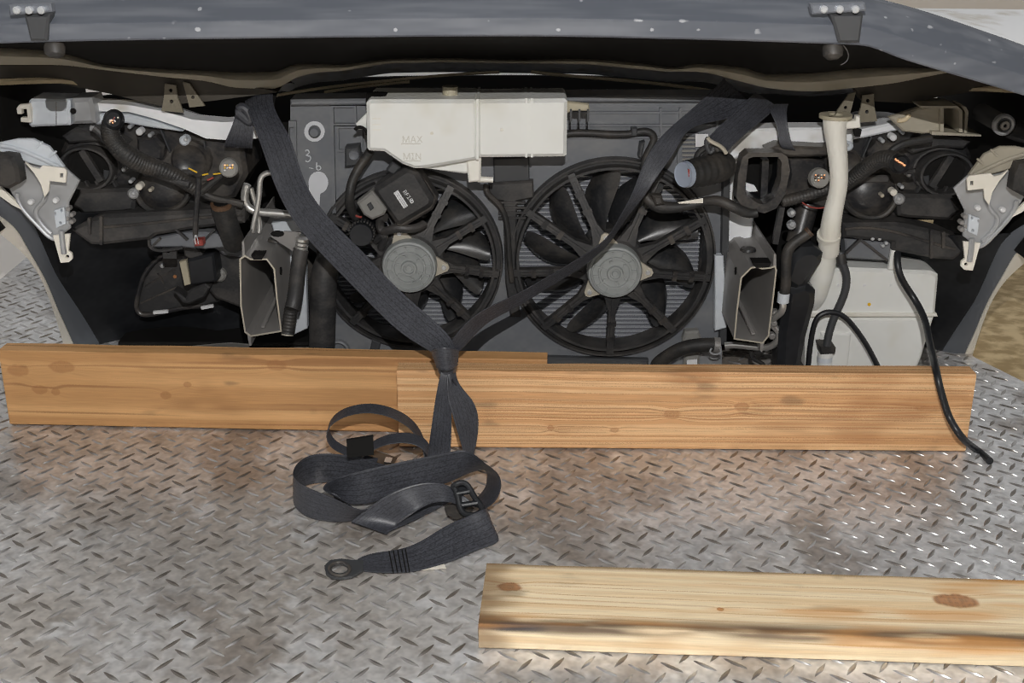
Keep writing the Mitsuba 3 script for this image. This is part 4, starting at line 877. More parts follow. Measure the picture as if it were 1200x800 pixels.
part('frayed_end', tube(ats([(259.5, 237.5, 2.039), (260.5, 243, 2.041)]), size(12.6, 2.05), 18, corr=0.0012, pitch=0.003), 'oak_brown', st, 'frayed brown fabric end')
part('bore', tube(ats([(259.3, 236.8, 2.0385), (259.6, 238, 2.039)]), size(9, 2.05), 16), 'hood_dark', st)

rs = thing('air_resonator', 'black moulded plastic air box between the right frame rail and the washer tank', 'air box')
part('upper_lobe', plate([(917, 332), (926, 304), (940, 292), (956, 291), (966, 298), (964, 308), (952, 326), (946, 338), (934, 342)], 2.0, 0.06, b=0.012), 'liner_plastic', rs)
part('lower_lobe', plate([(912, 440), (914, 392), (922, 340), (946, 332), (957, 342), (956, 358), (946, 394), (938, 440)], 2.0, 0.06, b=0.012), 'liner_plastic', rs)
part('neck', tube(ats([(946, 240, 2.12), (940, 262, 2.11), (934, 285, 2.10)]), size(13, 2.1), 16), 'black_plastic', rs)
hs = thing('heater_hose', 'brown-black rubber hose with silver sleeve beside the right frame rail', 'hose')
part('hose', tube(ats([(949, 271, 2.0), (940, 278, 2.0), (929, 286, 2.0), (923, 295, 2.0), (921, 315, 2.0), (919, 345, 2.0)]), size(6.2, 2.0), 14), 'rubber', hs)
part('frayed_end', tube(ats([(949.5, 270.5, 2.0), (946, 273.5, 2.0)]), size(6.6, 2.0), 14, corr=0.001, pitch=0.003), 'oak_brown', hs)
part('sleeve', tube(ats([(918.5, 343, 2.0), (917.5, 354, 2.0)]), size(7, 2.0), 16), 'pale_paint', hs, 'silver sleeve')
part('pipe', tube(ats([(917, 352, 2.0), (915, 366, 2.0), (908, 372, 2.01), (905, 380, 2.02), (912, 388, 2.02), (911, 398, 2.02), (902, 406, 2.03), (880, 406, 2.05), (850, 405, 2.07)]), size(4.2, 2.02), 12), 'aluminium', hs, 'bent silver pipe')
for x, y in ((908, 365), (906, 377), (904, 392), (925, 310)): part('fitting', disc(x, y, 4, 2.02, 0.012, 10), 'rail_steel', hs)
lh = thing('lower_hose', 'black hose with a clamp running low in front of the right fan', 'hose')
part('hose', tube(ats([(840, 404, 2.07), (822, 404, 2.08), (800, 408, 2.09), (784, 416, 2.10), (772, 425, 2.11), (770, 432, 2.12)]), size(8.2, 2.09), 16), 'rubber', lh)
part('clamp', tube(ats([(836, 404, 2.07), (843, 404.5, 2.07)]), size(9.5, 2.07), 18), 'rail_steel', lh, 'rusty hose clamp')
part('clamp_clip', tube(ats([(834, 408), (834, 414), (843, 414), (843, 408)], 2.045), 0.0018, 6), 'bolt_zinc', lh)
single('cable', tube(ats([(881, 411), (883, 420), (890, 424), (895, 428)], 2.06), 0.004, 8), 'rubber', 'short black cable drooping under the right frame rail', 'cable')
tp = thing('overflow_hose', 'thin dark hose running from the reservoir across the shroud top', 'hose')
part('hose', tube(ats([(664, 157), (700, 156.5), (740, 156.5), (757, 154), (766, 160), (763, 172), (756, 186), (754, 200)], YS - 0.016), size(4.2, YS), 12), 'rubber', tp)
part('clip', plate([(740, 150), (747, 150), (747, 160), (740, 160)], YS - 0.024, 0.02, b=0.002), 'dark_grey', tp)
part('clip', plate([(750, 168), (756, 166), (752, 186), (748, 184)], YS - 0.02, 0.02, b=0.002), 'dark_grey', tp)
oh = thing('overflow_hose', 'thin dark hose dropping from the reservoir outlet between the two fans', 'hose')
part('hose', tube(ats([(570, 216), (573, 228), (585, 240), (593, 258), (596, 285), (600, 330)], YS - 0.03), size(3.2, YS), 10), 'rubber', oh)

dk = thing('air_duct', 'open black plastic intake duct mouth left of the filler neck', 'air duct')
ring_o = [(870, 185), (877, 179), (916, 179), (923, 184), (926, 200), (920, 228), (910, 244), (896, 250), (884, 247), (868, 240), (863, 232), (865, 205)]
ring_i = [(877, 186), (882, 184), (912, 184), (916, 190), (915, 212), (908, 232), (896, 240), (888, 238), (876, 230), (873, 222)]
part('mouth', plate(ring_o, 2.03, 0.035, holes=[ring_i]), 'black_plastic', dk)
ri = ats(ring_i, 2.065); back = at(897, 205, 2.16)
part('throat', loft([ats(ring_i, 2.04), (ri - at(895, 212, 2.065)) * 0.9 + at(895, 212, 2.065) + [0, 0.06, 0.0]], close=True), 'liner_plastic', dk)
part('throat_back', plate([(872, 180), (915, 182), (913, 236), (896, 244), (872, 236)], 2.135, 0.004), 'hood_dark', dk)
part('throat_patch', plate([(874, 214), (884, 217), (888, 224), (874, 225)], 2.10, 0.004), 'white_paint', dk, 'white patch seen inside')
part('throat_rib', bar(at(896, 186, 2.10), at(894, 230, 2.10), 0.012, 0.02, up=(0, -1, 0)), 'black_plastic', dk)
part('upper_lip', plate([(898, 176), (912, 170), (965, 173), (985, 172), (984, 182), (950, 184), (925, 184)], 2.06, 0.05, b=0.004), 'black_plastic', dk)
part('gusset', plate([(922, 184), (940, 184), (968, 190), (966, 215), (940, 232), (918, 240), (925, 205)], 2.09, 0.05, b=0.005), 'black_plastic', dk)
single('side_stay', bar(at(916, 242, 2.06), at(908, 285, 2.06), 0.010, 0.012, up=(0, -1, 0)), 'dusty_plastic', 'dark stay below the intake duct mouth', 'stay')
for c, r_ in (((927, 247), 3.2), ((927, 261), 3.6)):
    single('bolt', [disc(*c, r_, 2.06, 0.014, 10), disc(c[0], c[1] + 2, r_ * 1.5, 2.07, 0.008, 12)], 'bolt_zinc', 'small bright bolt under the intake duct, the upper one' if c[1] < 250 else 'small bright bolt under the intake duct, the lower one', 'bolt')
rp = thing('strut_end', 'round metal tube end in the dark at the far right under the hood', 'tube end')
part('tube', tube([at(1176, 146, 1.95), at(1176, 146, 1.95) + [0.0, 0.10, 0.0]], size(10.5, 1.95), 20), 'dark_grey', rp)
part('collar', lathe([(size(7, 1.95), -.004), (size(12, 1.95), -.004), (size(12, 1.95), .003), (size(10, 1.95), .006), (size(8, 1.95), .004), (size(7, 1.95), -.004)], 24, (0, -1, 0), at(1176, 146, 1.948)), 'galvanised', rp, 'silver collar')
part('collar', lathe([(size(2, 1.95), .0), (size(5, 1.95), .0), (size(5, 1.95), .004), (size(2, 1.95), .004), (size(2, 1.95), 0)], 20, (0, -1, 0), at(1177, 147, 1.947)), 'rail_steel', rp)
part('boot', tube(ats([(1184, 150), (1200, 156), (1240, 165)], 1.97), size(11, 1.95), 14), 'rubber', rp)

# ---- left lower splash panel, its cover and the black box in front
sp = thing('splash_cover', 'dark fan-shaped inspection cover with two white clips in the left wheel arch', 'cover')
YP = 2.25
part('cover', plate([(160, 362), (162, 345), (168, 325), (180, 309), (192, 299), (240, 296), (262, 330), (262, 352), (236, 360), (180, 368), (164, 367)], YP - 0.03, 0.02, b=0.004), 'dusty_plastic', sp)
part('rim', tube(ats([(240, 359), (180, 368), (164, 367), (160, 360), (162, 345), (168, 325), (180, 308), (194, 298)], YP - 0.034), 0.0045, 10), 'black_plastic', sp)
for x0, y0, x1, y1 in ((180, 366, 197, 364.5), (236, 360.5, 250, 358)): part('white_clip', bar(at(x0, y0, YP - 0.04), at(x1, y1, YP - 0.04), 0.006, 0.006, up=(0, -1, 0)), 'label_white', sp, 'white clip')
part('screw', disc(190.5, 311, 2.6, YP - 0.032, 0.005, 10), 'bolt_zinc', sp)
part('stain', disc(205, 324, 2.2, YP - 0.031, 0.0015, 10), 'wire_copper', sp, 'rusty screw')
for a, b_ in (((170, 335), (205, 315)), ((165, 355), (210, 335)), ((185, 320), (192, 332))): part('rib', bar(at(*a, YP - 0.031), at(*b_, YP - 0.031), 0.003, 0.004, up=(0, -1, 0)), 'black_plastic', sp)
bb = thing('black_box', 'black square sensor box with a brown side strip hanging in the left wheel arch', 'sensor box')
part('box', plate([(219, 305), (250, 297), (254, 330), (222, 335)], 2.12, 0.05, b=0.004), 'liner_plastic', bb)
part('side_strip', plate([(210, 307), (218, 305), (223, 333), (216, 335)], 2.115, 0.012, b=0.001), 'beige_metal' if False else 'aged_plastic', bb, 'brown side strip')
part('bracket', plate([(203, 341), (210, 344), (217, 350), (222, 340), (240, 332), (246, 337), (240, 348), (222, 356), (214, 355)], 2.13, 0.03, b=0.003), 'dusty_plastic', bb)
part('upper_mount', plate([(214, 288), (228, 284), (238, 300), (226, 306), (216, 300)], 2.13, 0.03, b=0.003), 'oak_brown' if False else 'dusty_plastic', bb)
ds = thing('inner_panel', 'dusty dark inner panel between black sensor box and left frame rail', 'panel')
part('panel', plate([(236, 300), (252, 284), (286, 288), (284, 362), (252, 350), (240, 335)], 2.17, 0.03, b=0.006), 'dusty_plastic', ds)
part('bump', disc(258, 321, 8, 2.168, 0.012, 16), 'connector_grey', ds)
part('upper_fold', plate([(238, 283), (262, 282), (290, 285), (288, 303), (262, 300)], 2.14, 0.03, b=0.006), 'shroud_plastic', ds)
part('screw', disc(278, 292, 2, 2.136, 0.006, 8), 'bolt_zinc', ds)
lp = thing('torn_liner_flap', 'torn grey plastic flap lying behind the left plank', 'plastic flap')
part('flap', loft([[at(x, y, 2.0) for x, y in ((205, 412), (225, 406), (245, 404), (270, 402), (292, 404))], [at(x, y, 2.03) for x, y in ((205, 418), (225, 416), (245, 416), (270, 415), (292, 416))]], thick=[0, 0.004, 0]), 'connector_grey', lp)

# ================================================================ SEAT-BELT STRAPS
def pairs(L, n=80, **kw):
    """webbing through stations (x, y, distance) of one edge and (x, y, distance) of the other"""
    return ribbon([at(*a) for a, b in L], [at(*b) for a, b in L], n, **kw)
def zpairs(L, n=70, **kw):
    return ribbon([atz(*a) for a, b in L], [atz(*b) for a, b in L], n, **kw)
ST = thing('seat_belt_strap', 'long dark grey seat belt strap tied in a hanging knot in front of the planks', 'strap')
main = [((288, 118, 2.075), (322, 98, 2.09)), ((291, 132, 2.03), (325, 134, 2.03)), ((304, 165, 2.0), (339, 160, 2.0)), ((316, 200, 1.975), (351, 195, 1.975)), ((333, 240, 1.95), (364, 226, 1.95)), ((362, 281, 1.92), (392, 262, 1.92)),
        ((400, 321, 1.88), (427, 297, 1.88)), ((437, 359, 1.84), (462, 334, 1.84)), ((476, 394, 1.80), (502, 370, 1.80)), ((503, 411, 1.775), (524, 391, 1.775)), ((514, 422, 1.75), (534, 410, 1.75))]
part('left_run', pairs(main, 110), 'webbing', ST)
run2 = [((848, 92, 2.10), (884, 124, 2.10)), ((815, 124, 2.06), (838, 142, 2.06)), ((783, 152, 2.03), (806, 154, 2.03)), ((764, 174, 2.01), (791, 177, 2.01)), ((750, 202, 1.99), (773, 203, 1.99)), ((740, 228, 1.97), (756, 228, 1.98)), ((728, 251, 1.95), (737, 252, 1.98)), ((717, 270, 1.935), (721, 275, 1.975)),
        ((705, 284, 1.925), (710, 289, 1.965)), ((674, 305, 1.91), (681, 313, 1.945)), ((640, 325, 1.88), (647, 334, 1.915)), ((600, 347, 1.85), (606, 359, 1.88)), ((565, 364, 1.82), (573, 377, 1.845)), ((540, 385, 1.79), (553, 396, 1.81)), ((524, 408, 1.755), (537, 412, 1.77))]
part('right_run', pairs(run2, 130), 'webbing', ST)
# the knot: a wrapped lump
def knot():
    rows = []; C = [(507, 538, 408, 1.755, .024), (506, 538, 414, 1.748, .028), (509, 537, 422, 1.744, .030), (513, 536, 430, 1.742, .027), (518, 534, 437, 1.742, .021), (520, 533, 441, 1.744, .014)]
    for xl, xr, y, Y, d in C:
        c = at((xl + xr) / 2, y, Y + d * .6); hw = size((xr - xl) / 2, Y); row = []
        for t in np.linspace(0, 2 * np.pi, 28, endpoint=False):
            q = abs(math.cos(t)) ** .75 * math.copysign(1, math.cos(t)), abs(math.sin(t)) ** .8 * math.copysign(1, math.sin(t))
            row.append(c + [hw * q[0], d * q[1], 0.0035 * math.sin(t * 2 + y)])
        rows.append(row)
    m = loft(rows, close=True); v = np.array(m.vertices); n = 28; f = m.faces.tolist(); N = len(v)
    v = np.vstack([v, v[:n].mean(0), v[-n:].mean(0)])
    for j in range(n):
        k = (j + 1) % n; f += [[N, k, j], [N + 1, len(C) * n - n + j, len(C) * n - n + k]]
    return trimesh.Trimesh(v, f, process=False)
kn = part('knot', knot(), 'webbing', ST, 'tight wrapped knot')
part('knot_fold', pairs([((505, 411, 1.735), (512, 431, 1.72)), ((520, 407, 1.712), (524, 434, 1.708)), ((538, 410, 1.735), (536, 428, 1.725))], 30), 'webbing', kn)
part('left_tail', pairs([((517, 434, 1.735), (529, 434, 1.735)), ((514, 448, 1.73), (529, 448, 1.728)), ((510, 470, 1.73), (529, 470, 1.722)), ((506, 498, 1.725), (529, 500, 1.717)), ((502, 525, 1.72), (528, 526, 1.712)), ((498, 545, 1.71), (526, 545, 1.70))], 60), 'webbing', ST, 'left hanging tail')
part('right_tail', pairs([((524, 436, 1.735), (534, 436, 1.745)), ((524, 450, 1.725), (542, 455, 1.735)), ((525, 466, 1.72), (554, 470, 1.735)), ((529, 482, 1.715), (560, 488, 1.735)), ((535, 502, 1.71), (560, 506, 1.73)), ((541, 522, 1.705), (557, 524, 1.72)), ((546, 540, 1.70), (553, 541, 1.705))], 70), 'webbing', ST, 'leaf-shaped twisted right tail')
part('short_ply', pairs([((527, 438, 1.728), (534, 437, 1.735)), ((530, 445, 1.725), (535, 452, 1.73))], 10), 'webbing', ST)

# ---- the loops lying on the floor
hoop = [(440, 545, 1.655, .2), (425, 541, 1.668, .2), (402, 532, 1.68, .4), (386, 521, 1.70, .7), (383, 508, 1.71, .9), (392, 495, 1.72, 1), (412, 486, 1.725, 1), (435, 484, 1.725, 1), (460, 490, 1.72, 1), (480, 502, 1.712, 1), (492, 518, 1.70, .9), (497, 534, 1.69, .8), (498, 545, 1.68, .7)]
A = [at(x, y, Y) for x, y, Y, w in hoop]; B = [at(x, y, Y) + np.array([0.004 * (1 - w), 0.024 * w + 0.006, 0.006 * (1 - w) + 0.002]) for x, y, Y, w in hoop]
part('high_loop', ribbon(A, B, 110), 'webbing', ST, 'thin loop standing up against the plank')
part('inner_loop', ribbon([at(x, y, Y) for x, y, Y in ((422, 540, 1.665), (433, 530, 1.67), (450, 522, 1.675), (470, 519, 1.68), (488, 522, 1.68), (500, 533, 1.675))], [at(x, y, Y) + np.array([0.002, 0.024, 0.006]) for x, y, Y in ((422, 540, 1.665), (433, 530, 1.67), (450, 522, 1.675), (470, 519, 1.68), (488, 522, 1.68), (500, 533, 1.675))], 60), 'webbing', ST)
big = [((500, 575, .006), (500, 545, .052)), ((470, 574, .004), (462, 547, .050)), ((435, 570, .004), (428, 538, .052)), ((400, 566, .004), (395, 532, .054)), ((370, 566, .004), (366, 533, .056)), ((350, 573, .004), (349, 543, .056)),
       ((344, 585, .003), (344, 556, .054)), ((350, 598, .003), (352, 566, .050)), ((366, 607, .003), (372, 576, .048)), ((392, 611, .003), (396, 586, .044)), ((418, 609, .004), (418, 596, .038)), ((432, 602, .008), (430, 596, .034))]
part('left_loop', zpairs(big, 120), 'webbing', ST, 'wide loop standing on edge at the left of the pile')
mid = [((420, 600, .012), (392, 578, .040)), ((391, 582, .014), (379, 571, .050)), ((398, 587, .014), (388, 563, .056)), ((425, 590, .016), (415, 554, .066)), ((460, 582, .018), (452, 545, .070)), ((495, 574, .020), (490, 537, .072)), ((530, 563, .022), (525, 530, .072)), ((553, 553, .026), (546, 528, .072)), ((568, 551, .030), (566, 541, .070)), ((571, 559, .028), (583, 555, .066)), ((569, 570, .022), (587, 568, .058)), ((560, 582, .014), (582, 584, .044)), ((545, 590, .010), (566, 596, .034))]
part('middle_loop', zpairs(mid, 130), 'webbing', ST, 'broad band across the middle of the pile')
fold = [((412, 611, .012), (453, 626, .006)), ((433, 594, .034), (470, 611, .012)), ((460, 577, .056), (489, 598, .030)), ((490, 567, .066), (508, 589, .036)), ((514, 566, .064), (522, 588, .036)), ((533, 573, .050), (533, 590, .030)), ((552, 588, .030), (545, 596, .024))]
part('front_loop', zpairs(fold, 80), 'webbing', ST, 'folded front loop')
part('front_loop', zpairs([((453, 624, .005), (412, 612, .009)), ((480, 612, .006), (455, 600, .012)), ((505, 600, .006), (490, 588, .018)), ((530, 586, .010), (520, 578, .024))], 40), 'webbing', ST)
end = [((560, 590, .034), (574, 604, .024)), ((570, 595, .036), (580, 622, .012)), ((566, 597, .040), (584, 633, .004)), ((550, 604, .036), (563, 643, .004)), ((525, 615, .030), (535, 655, .004)), ((495, 633, .020), (507, 664, .003)), ((470, 643, .012), (480, 670, .003)), ((445, 647, .008), (452, 671, .003)), ((428, 651, .006), (434, 670, .003)), ((417, 657, .006), (424, 668, .004))]
en = part('end_run', zpairs(end, 110), 'webbing', ST, 'end of the strap with a stitched block')
for s in (0, 5, 10, 15, 19):
    part('stitch', tube([atz(456 + s, 645.5 - s * .14, .0165), atz(461 + s, 671 - s * .06, .006)], 0.0009, 6), 'hood_dark', en)
# anchor ring
ao = Polygon(np.vstack([[atz(x, y, .006)[:2] for x, y in ((384, 672), (382, 664), (388, 658), (400, 656.5), (412, 658), (424, 658), (424, 668), (412, 675), (400, 677), (390, 676))]])).buffer(0.002)
ah = Polygon([atz(x, y, .006)[:2] for x, y in ellipse(398, 666.5, 10, 6.2, 24)])
am = trimesh.creation.extrude_polygon(ao.difference(ah), 0.004, engine='earcut'); am.apply_translation([0, 0, 0.004])
part('anchor_plate', am, 'dark_grey', ST, 'black anchor plate with a round hole')
part('anchor_rim', tube([atz(x, y, .009) for x, y in ellipse(398, 666.5, 12, 7.8, 30)] + [atz(410, 666.5, .009)], 0.0022, 8), 'black_plastic', ST)
# black tag, latch tongue and sliding buckle
part('label_tag', [fix(loft([[at(406, 516, 1.655), at(437, 511, 1.65)], [at(407, 536, 1.638), at(438, 533, 1.633)]], thick=[0, 0.004, 0.001]))], 'oak_brown' if False else 'hood_dark', ST, 'stiff black tag')
part('tongue_plate', hull([atz(x, y, z) for x, y in ((428, 533), (440, 528), (466, 536), (462, 543), (436, 546)) for z in (.020, .026)]), 'black_plastic', ST)
part('tongue_end', hull([atz(x, y, z) for x, y in ((452, 535), (460, 536), (458, 542), (450, 541)) for z in (.026, .028)]), 'bolt_zinc', ST, 'shiny latch end')
sc = [atz(x, y, z) for x, y, z in ((531, 570, .056), (538, 566, .062), (546, 567, .060), (556, 582, .046), (565, 597, .034), (560, 602, .030), (545, 602, .028), (538, 588, .040), (531, 570, .056))]
bk = part('slider', tube(sc, 0.0046, 10, seg=60), 'liner_plastic', ST, 'black plastic slider frame')
part('slider_bar', [tube([atz(535, 578, .050), atz(552, 575, .052)], 0.0042, 10), tube([atz(540, 592, .036), atz(560, 589, .040)], 0.0046, 10), hull([atz(x, y, z) for x, y, z in ((536, 570, .054), (546, 568, .056), (550, 577, .049), (540, 580, .046), (536, 570, .050), (550, 577, .045))])], 'liner_plastic', bk)
part('slider_tongue', hull([atz(x, y, z) for x, y in ((521, 593), (532, 588), (556, 595), (548, 604), (534, 609), (524, 603)) for z in (.010, .018)]), 'black_plastic', bk)

# separate belt pieces higher up
S2 = thing('belt_piece', 'short belt piece ending in a metal bar above the corrugated hose at the right', 'strap')
part('webbing', pairs([((828, 163, 2.0), (851, 179, 2.0)), ((845, 146, 2.02), (868, 162, 2.02)), ((866, 126, 2.05), (892, 142, 2.05)), ((885, 108, 2.09), (910, 124, 2.09))], 50), 'webbing', S2)
part('end_bar', tube(ats([(829, 161), (834, 166), (842, 170), (851, 180)], 1.996), 0.0035, 8), 'beige_metal', S2, 'pale metal end bar')
part('hook', tube(ats([(830, 162), (828, 170), (832, 178), (836, 172)], 1.998), 0.004, 8), 'dark_grey', S2)
S3 = thing('belt_piece', 'narrow belt loop hanging over the white rail beside the filler neck', 'strap')
part('webbing', pairs([((900, 122, 2.09), (924, 122, 2.09)), ((905, 136, 2.06), (922, 136, 2.06)), ((911, 152, 2.05), (924, 152, 2.05)), ((913, 166, 2.045), (928, 168, 2.045)), ((918, 174, 2.05), (932, 176, 2.05))], 40), 'webbing', S3)
S4 = thing('belt_piece', 'bunched belt wrapped round the white rail left of the main strap', 'strap')
part('webbing', pairs([((276, 126, 2.07), (296, 122, 2.07)), ((275, 138, 2.05), (297, 136, 2.05)), ((270, 152, 2.045), (297, 152, 2.045)), ((264, 166, 2.05), (296, 167, 2.05)), ((268, 172, 2.09), (296, 172, 2.09))], 40), 'webbing', S4)
part('bunched_fold', tube(ats([(277, 132), (286, 138), (293, 142), (290, 130), (280, 128)], 2.04), 0.008, 10), 'webbing', S4)
S5 = thing('belt_piece', 'dark belt loop passing over the radiator support above the chalk ring', 'strap')
part('webbing', pairs([((304, 128, 2.06), (322, 126, 2.06)), ((306, 112, 2.08), (324, 112, 2.08)), ((311, 98, 2.11), (332, 100, 2.11)), ((330, 88, 2.14), (345, 98, 2.15))], 40), 'hood_dark', S5)
part('webbing', pairs([((858, 118, 2.10), (868, 140, 2.10)), ((890, 112, 2.10), (905, 128, 2.10)), ((930, 118, 2.11), (935, 130, 2.12))], 30), 'webbing', S5) if False else None
# paper scrap under the strap end
single('paper_scrap', fix(trimesh.Trimesh(*(lambda q: (np.vstack([q, q + [0, 0, .0006]]), [[0, 2, 1], [0, 3, 2], [4, 5, 6], [4, 6, 7], [0, 1, 5], [0, 5, 4], [1, 2, 6], [1, 6, 5], [2, 3, 7], [2, 7, 6], [3, 0, 4], [3, 4, 7]]))(np.array([atz(x, y, .0019) for x, y in ((490, 661), (519, 658), (523, 666), (494, 668))])), process=False)), 'cream_paint', 'small cream paper scrap under the end of the strap', 'paper', smooth=False)

# ================================================================ WIRING
hw = thing('wiring_harness', 'dusty corrugated wiring harness with an open end across the left headlight', 'wiring harness')
part('conduit', tube(ats([(133, 141, 2.0), (129, 152, 2.0), (134, 166, 2.0), (147, 180, 2.0), (166, 191, 2.01), (190, 199, 2.02), (212, 210, 2.03), (234, 224, 2.04)]), [size(k, 2) for k in (10, 10.5, 11.5, 12, 11, 9.5, 9, 8)], 16, corr=0.0008, pitch=0.005), 'rubber', hw)
part('cut_end', lathe([(0, .001), (size(8, 2), .001), (size(10.5, 2), .004), (size(11.5, 2), -.004), (0, -.004)], 20, (0, -1, 0.25), at(133, 140, 1.988)), 'liner_plastic', hw, 'open end')
for i in range(12):
    a = rng.uniform(0, 6.28); r = rng.uniform(0, 5.5); part('cut_wire', tube([at(133 + r * math.cos(a), 141 + r * 1.3 * math.sin(a), 1.988), at(133 + r * math.cos(a) + rng.uniform(-1, 1), 140 + r * 1.3 * math.sin(a), 1.976)], 0.0014, 6), ['wire_copper', 'label_white', 'beige_metal', 'red_plastic'][i % 4], hw)
part('branch', tube(ats([(110, 150), (120, 160), (130, 172), (145, 180), (158, 184)], 2.02), size(4, 2.02), 10), 'dusty_plastic', hw)
part('branch_tip', tube(ats([(106, 150), (112, 151)], 2.02), 0.005, 8), 'galvanised', hw)
part('lower_branch', tube(ats([(150, 186), (163, 194), (180, 202), (200, 210), (222, 216)], 2.02), size(4, 2.02), 10), 'dusty_plastic', hw)
part('branch', tube(ats([(236, 224), (248, 214), (258, 205), (266, 198)], 2.03), size(4.5, 2.03), 10), 'rubber', hw)
part('branch', tube(ats([(236, 224), (250, 232), (268, 236), (285, 240)], 2.04), size(4.5, 2.03), 10), 'rubber', hw)
cn = part('connector', lathe([(0, .004), (size(8.5, 2.0), .004), (size(10.5, 2.0), .001), (size(11, 2.0), -.012), (0, -.012)], 20, (0.1, -1, 0.1), at(268, 197, 2.0), sx=1.0), 'connector_grey', hw, 'grey round connector with cut wires')
for i in range(9):
    part('pin', tube([at(263 + (i % 4) * 3, 194 + (i // 4) * 3, 1.996), at(263.5 + (i % 4) * 3, 193.5 + (i // 4) * 3, 1.985)], 0.0015, 6), ['wire_copper', 'yellow_plastic', 'label_white'][i % 3], cn)
for p in (((221, 197), (231, 202)), ((237, 205), (244, 203.5)), ((250, 204), (259, 203))): part('yellow_wire', tube(ats(p, 2.015), 0.0014, 6), 'yellow_plastic', hw, 'yellow wire')
for p in (((243, 211), (250, 208)), ): part('red_wire', tube(ats(p, 2.012), 0.0018, 6), 'red_plastic', hw, 'red wire')
dc = thing('dropping_cable', 'thin black cable dropping from the left harness to a red connector', 'cable')
part('cable', tube(ats([(233, 208), (232, 225), (230, 250), (229, 274)], 2.02), size(3.2, 2.02), 10), 'black_plastic', dc)
for x in (228.5, 231.5): part('bare_wire', tube(ats([(229.5, 274), (x, 280), (x + 1, 286)], 2.03), 0.001, 6), 'bolt_zinc', dc)
part('connector', plate([(227, 282), (237, 281), (238, 288), (228, 289)], 2.03, 0.02, b=0.002), 'red_plastic', dc, 'faded red connector')

hr = thing('wiring_harness', 'black corrugated wiring harness with an open copper end across the right headlight', 'wiring harness')
part('conduit', tube(ats([(985, 218, 2.06), (1002, 207, 2.05), (1020, 193, 2.03), (1036, 186, 2.01), (1052, 190, 1.99)]), [size(k, 2) for k in (9, 9.5, 10, 10, 10.5)], 16, corr=0.0008, pitch=0.005), 'rubber', hr)
part('branch', tube(ats([(1040, 183), (1052, 172), (1070, 166), (1092, 163)], 2.04), size(4.5, 2.03), 10), 'rubber', hr)
part('cut_end', lathe([(0, .001), (size(8, 2), .001), (size(10, 2), .005), (size(11.5, 2), -.004), (0, -.006)], 20, (0.15, -1, 0.1), at(1055, 192, 1.975)), 'liner_plastic', hr, 'open end')
for i in range(9):
    t = (i - 4) / 4; part('cut_wire', tube([at(1054 + 5.5 * t, 191 + 3.5 * t, 1.972), at(1055 + 5.5 * t, 190.5 + 3.8 * t + rng.uniform(-1, 1), 1.962)], 0.0017, 6), 'wire_copper', hr)
part('lead', tube(ats([(1058, 198), (1066, 201), (1072, 200)], 2.0), size(3, 2.0), 8), 'rubber', hr)
hc = thing('wiring_harness', 'black taped wiring harness behind the filler neck with a grey cut connector', 'wiring harness')
part('conduit', tube(ats([(916, 236), (930, 233), (948, 228), (968, 222), (985, 217)], 2.06), size(7, 2.06), 12, corr=0.0006), 'rubber', hc)
cc = part('connector', lathe([(0, .004), (size(9, 2.04), .004), (size(11, 2.04), .001), (size(11.5, 2.04), -.012), (0, -.012)], 20, (0.1, -1, 0.1), at(961, 209, 2.03)), 'connector_grey', hc, 'grey round connector with cut wires')
for i in range(10):
    part('pin', tube([at(955 + (i % 4) * 3.4, 206 + (i // 4) * 3, 2.026), at(956 + (i % 4) * 3.4, 205 + (i // 4) * 3, 2.016)], 0.0017, 6), ['wire_copper', 'oak_brown', 'beige_metal'][i % 3], cc)
part('red_wire', tube(ats([(940, 237), (952, 243), (966, 243)], 2.05), 0.0014, 6), 'red_plastic', hc, 'red wire')
ch = thing('corrugated_connector', 'thick black corrugated hose end with a pale round face right of the main fan', 'hose')
part('hose', tube([at(806, 204, 1.985), at(822, 201, 2.0), at(838, 197, 2.02), at(848, 194, 2.04)], [size(k, 2) for k in (16, 17, 18, 16)], 20, corr=0.0012, pitch=0.012), 'rubber', ch)
cf = part('face', lathe([(0, .002), (size(11.5, 2), .002), (size(14, 2), .004), (size(15, 2), -.004), (0, -.004)], 24, at(800, 205, 1.98) - at(816, 202, 2.0), at(802.5, 204.5, 1.979)), 'pale_blue', ch, 'pale round face')
part('red_tab', plate([(806, 198), (809, 199), (809.5, 206), (807, 208)], 1.968, 0.004), 'red_plastic', cf, 'red tab')
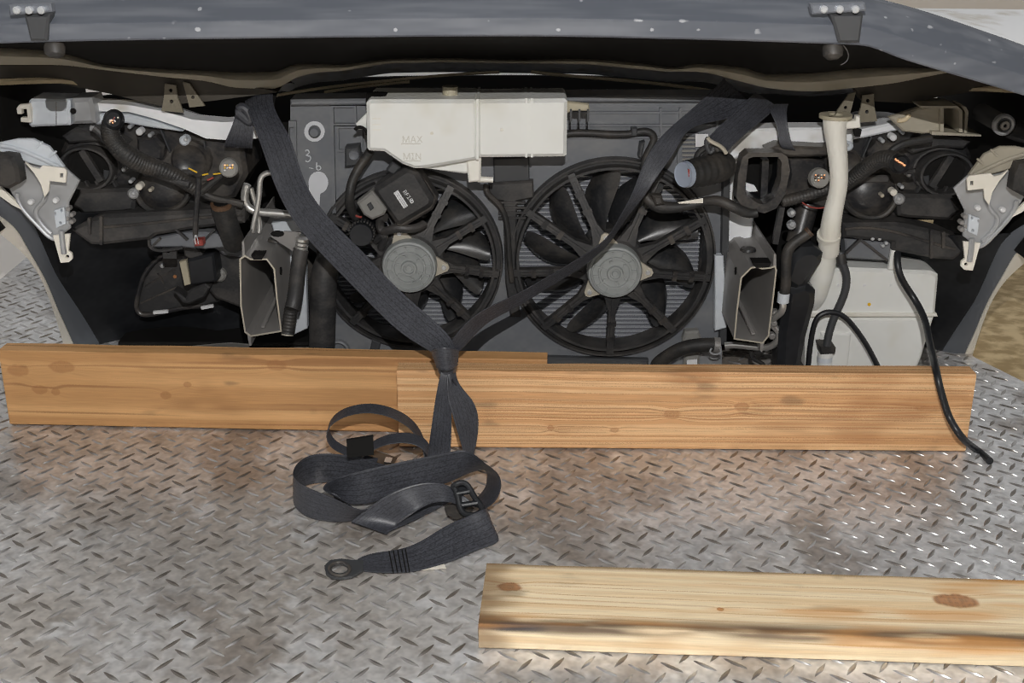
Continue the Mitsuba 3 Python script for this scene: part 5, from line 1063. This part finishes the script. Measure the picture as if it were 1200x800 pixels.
part('cable', tube(ats([(816, 186), (822, 176), (832, 172), (842, 176)], 2.01), size(3.5, 2.0), 10), 'rubber', ch)
ht = thing('wiring_harness', 'black taped harness with white tape over the right edge of the right fan', 'wiring harness')
part('conduit', tube(ats([(755, 224, 2.06), (760, 234, 2.05), (770, 241, 2.05), (783, 243, 2.05), (800, 242, 2.05), (818, 238, 2.05), (838, 235, 2.04), (855, 240, 2.03), (872, 248, 2.03), (888, 249, 2.03)]), [size(k, 2.05) for k in (5, 6, 7.5, 6.5, 5.5, 5.5, 6, 6, 6, 5)], 14), 'rubber', ht)
part('white_tape', hull([at(x, y, Y) for x, y in ((794, 237), (824, 232), (824, 238), (796, 238.5)) for Y in (2.034, 2.037)]), 'cream_paint', ht, 'loose white tape')
part('knuckle', plate([(764, 229), (776, 230), (779, 240), (768, 242)], 2.03, 0.02, b=0.004), 'rubber', ht)
bc2 = thing('long_cable', 'long black cable from the washer tank over the right plank to the floor', 'cable')
part('cable', tube([at(1052, 296, 2.02), at(1056, 325, 2.0), at(1068, 345, 2.0), at(1081, 368, 1.97), at(1089, 398, 1.90), at(1094, 420, 1.83), at(1098, 438, 1.775), at(1101, 452, 1.762), at(1106, 470, 1.758), at(1113, 490, 1.752), at(1124, 508, 1.735), atz(1142, 525, .008), atz(1160, 540, .006)], size(4.1, 1.9), 12, seg=110), 'liner_plastic', bc2)
wl = thing('looped_cable', 'thin black cable looping over the front of the washer tank', 'cable')
part('cable', tube(ats([(946, 440), (949, 410), (953, 385), (960, 370), (972, 365.5), (986, 369), (1000, 382), (1016, 405), (1028, 428), (1034, 442)], 2.035), size(3.2, 2.03), 10, seg=80), 'liner_plastic', wl)
gh = thing('washer_hose', 'dark grey washer hose running down the tank to the pump', 'hose')
part('hose', tube(ats([(985, 296, 2.045), (988, 310, 2.04), (992, 325, 2.04), (989, 345, 2.04), (980, 366, 2.042), (973, 385, 2.042), (969, 405, 2.04)]), size(4.6, 2.04), 12), 'dark_grey', gh)
part('sleeve', tube(ats([(985, 298, 2.042), (987, 309, 2.038)]), size(6, 2.04), 12), 'rubber', gh)
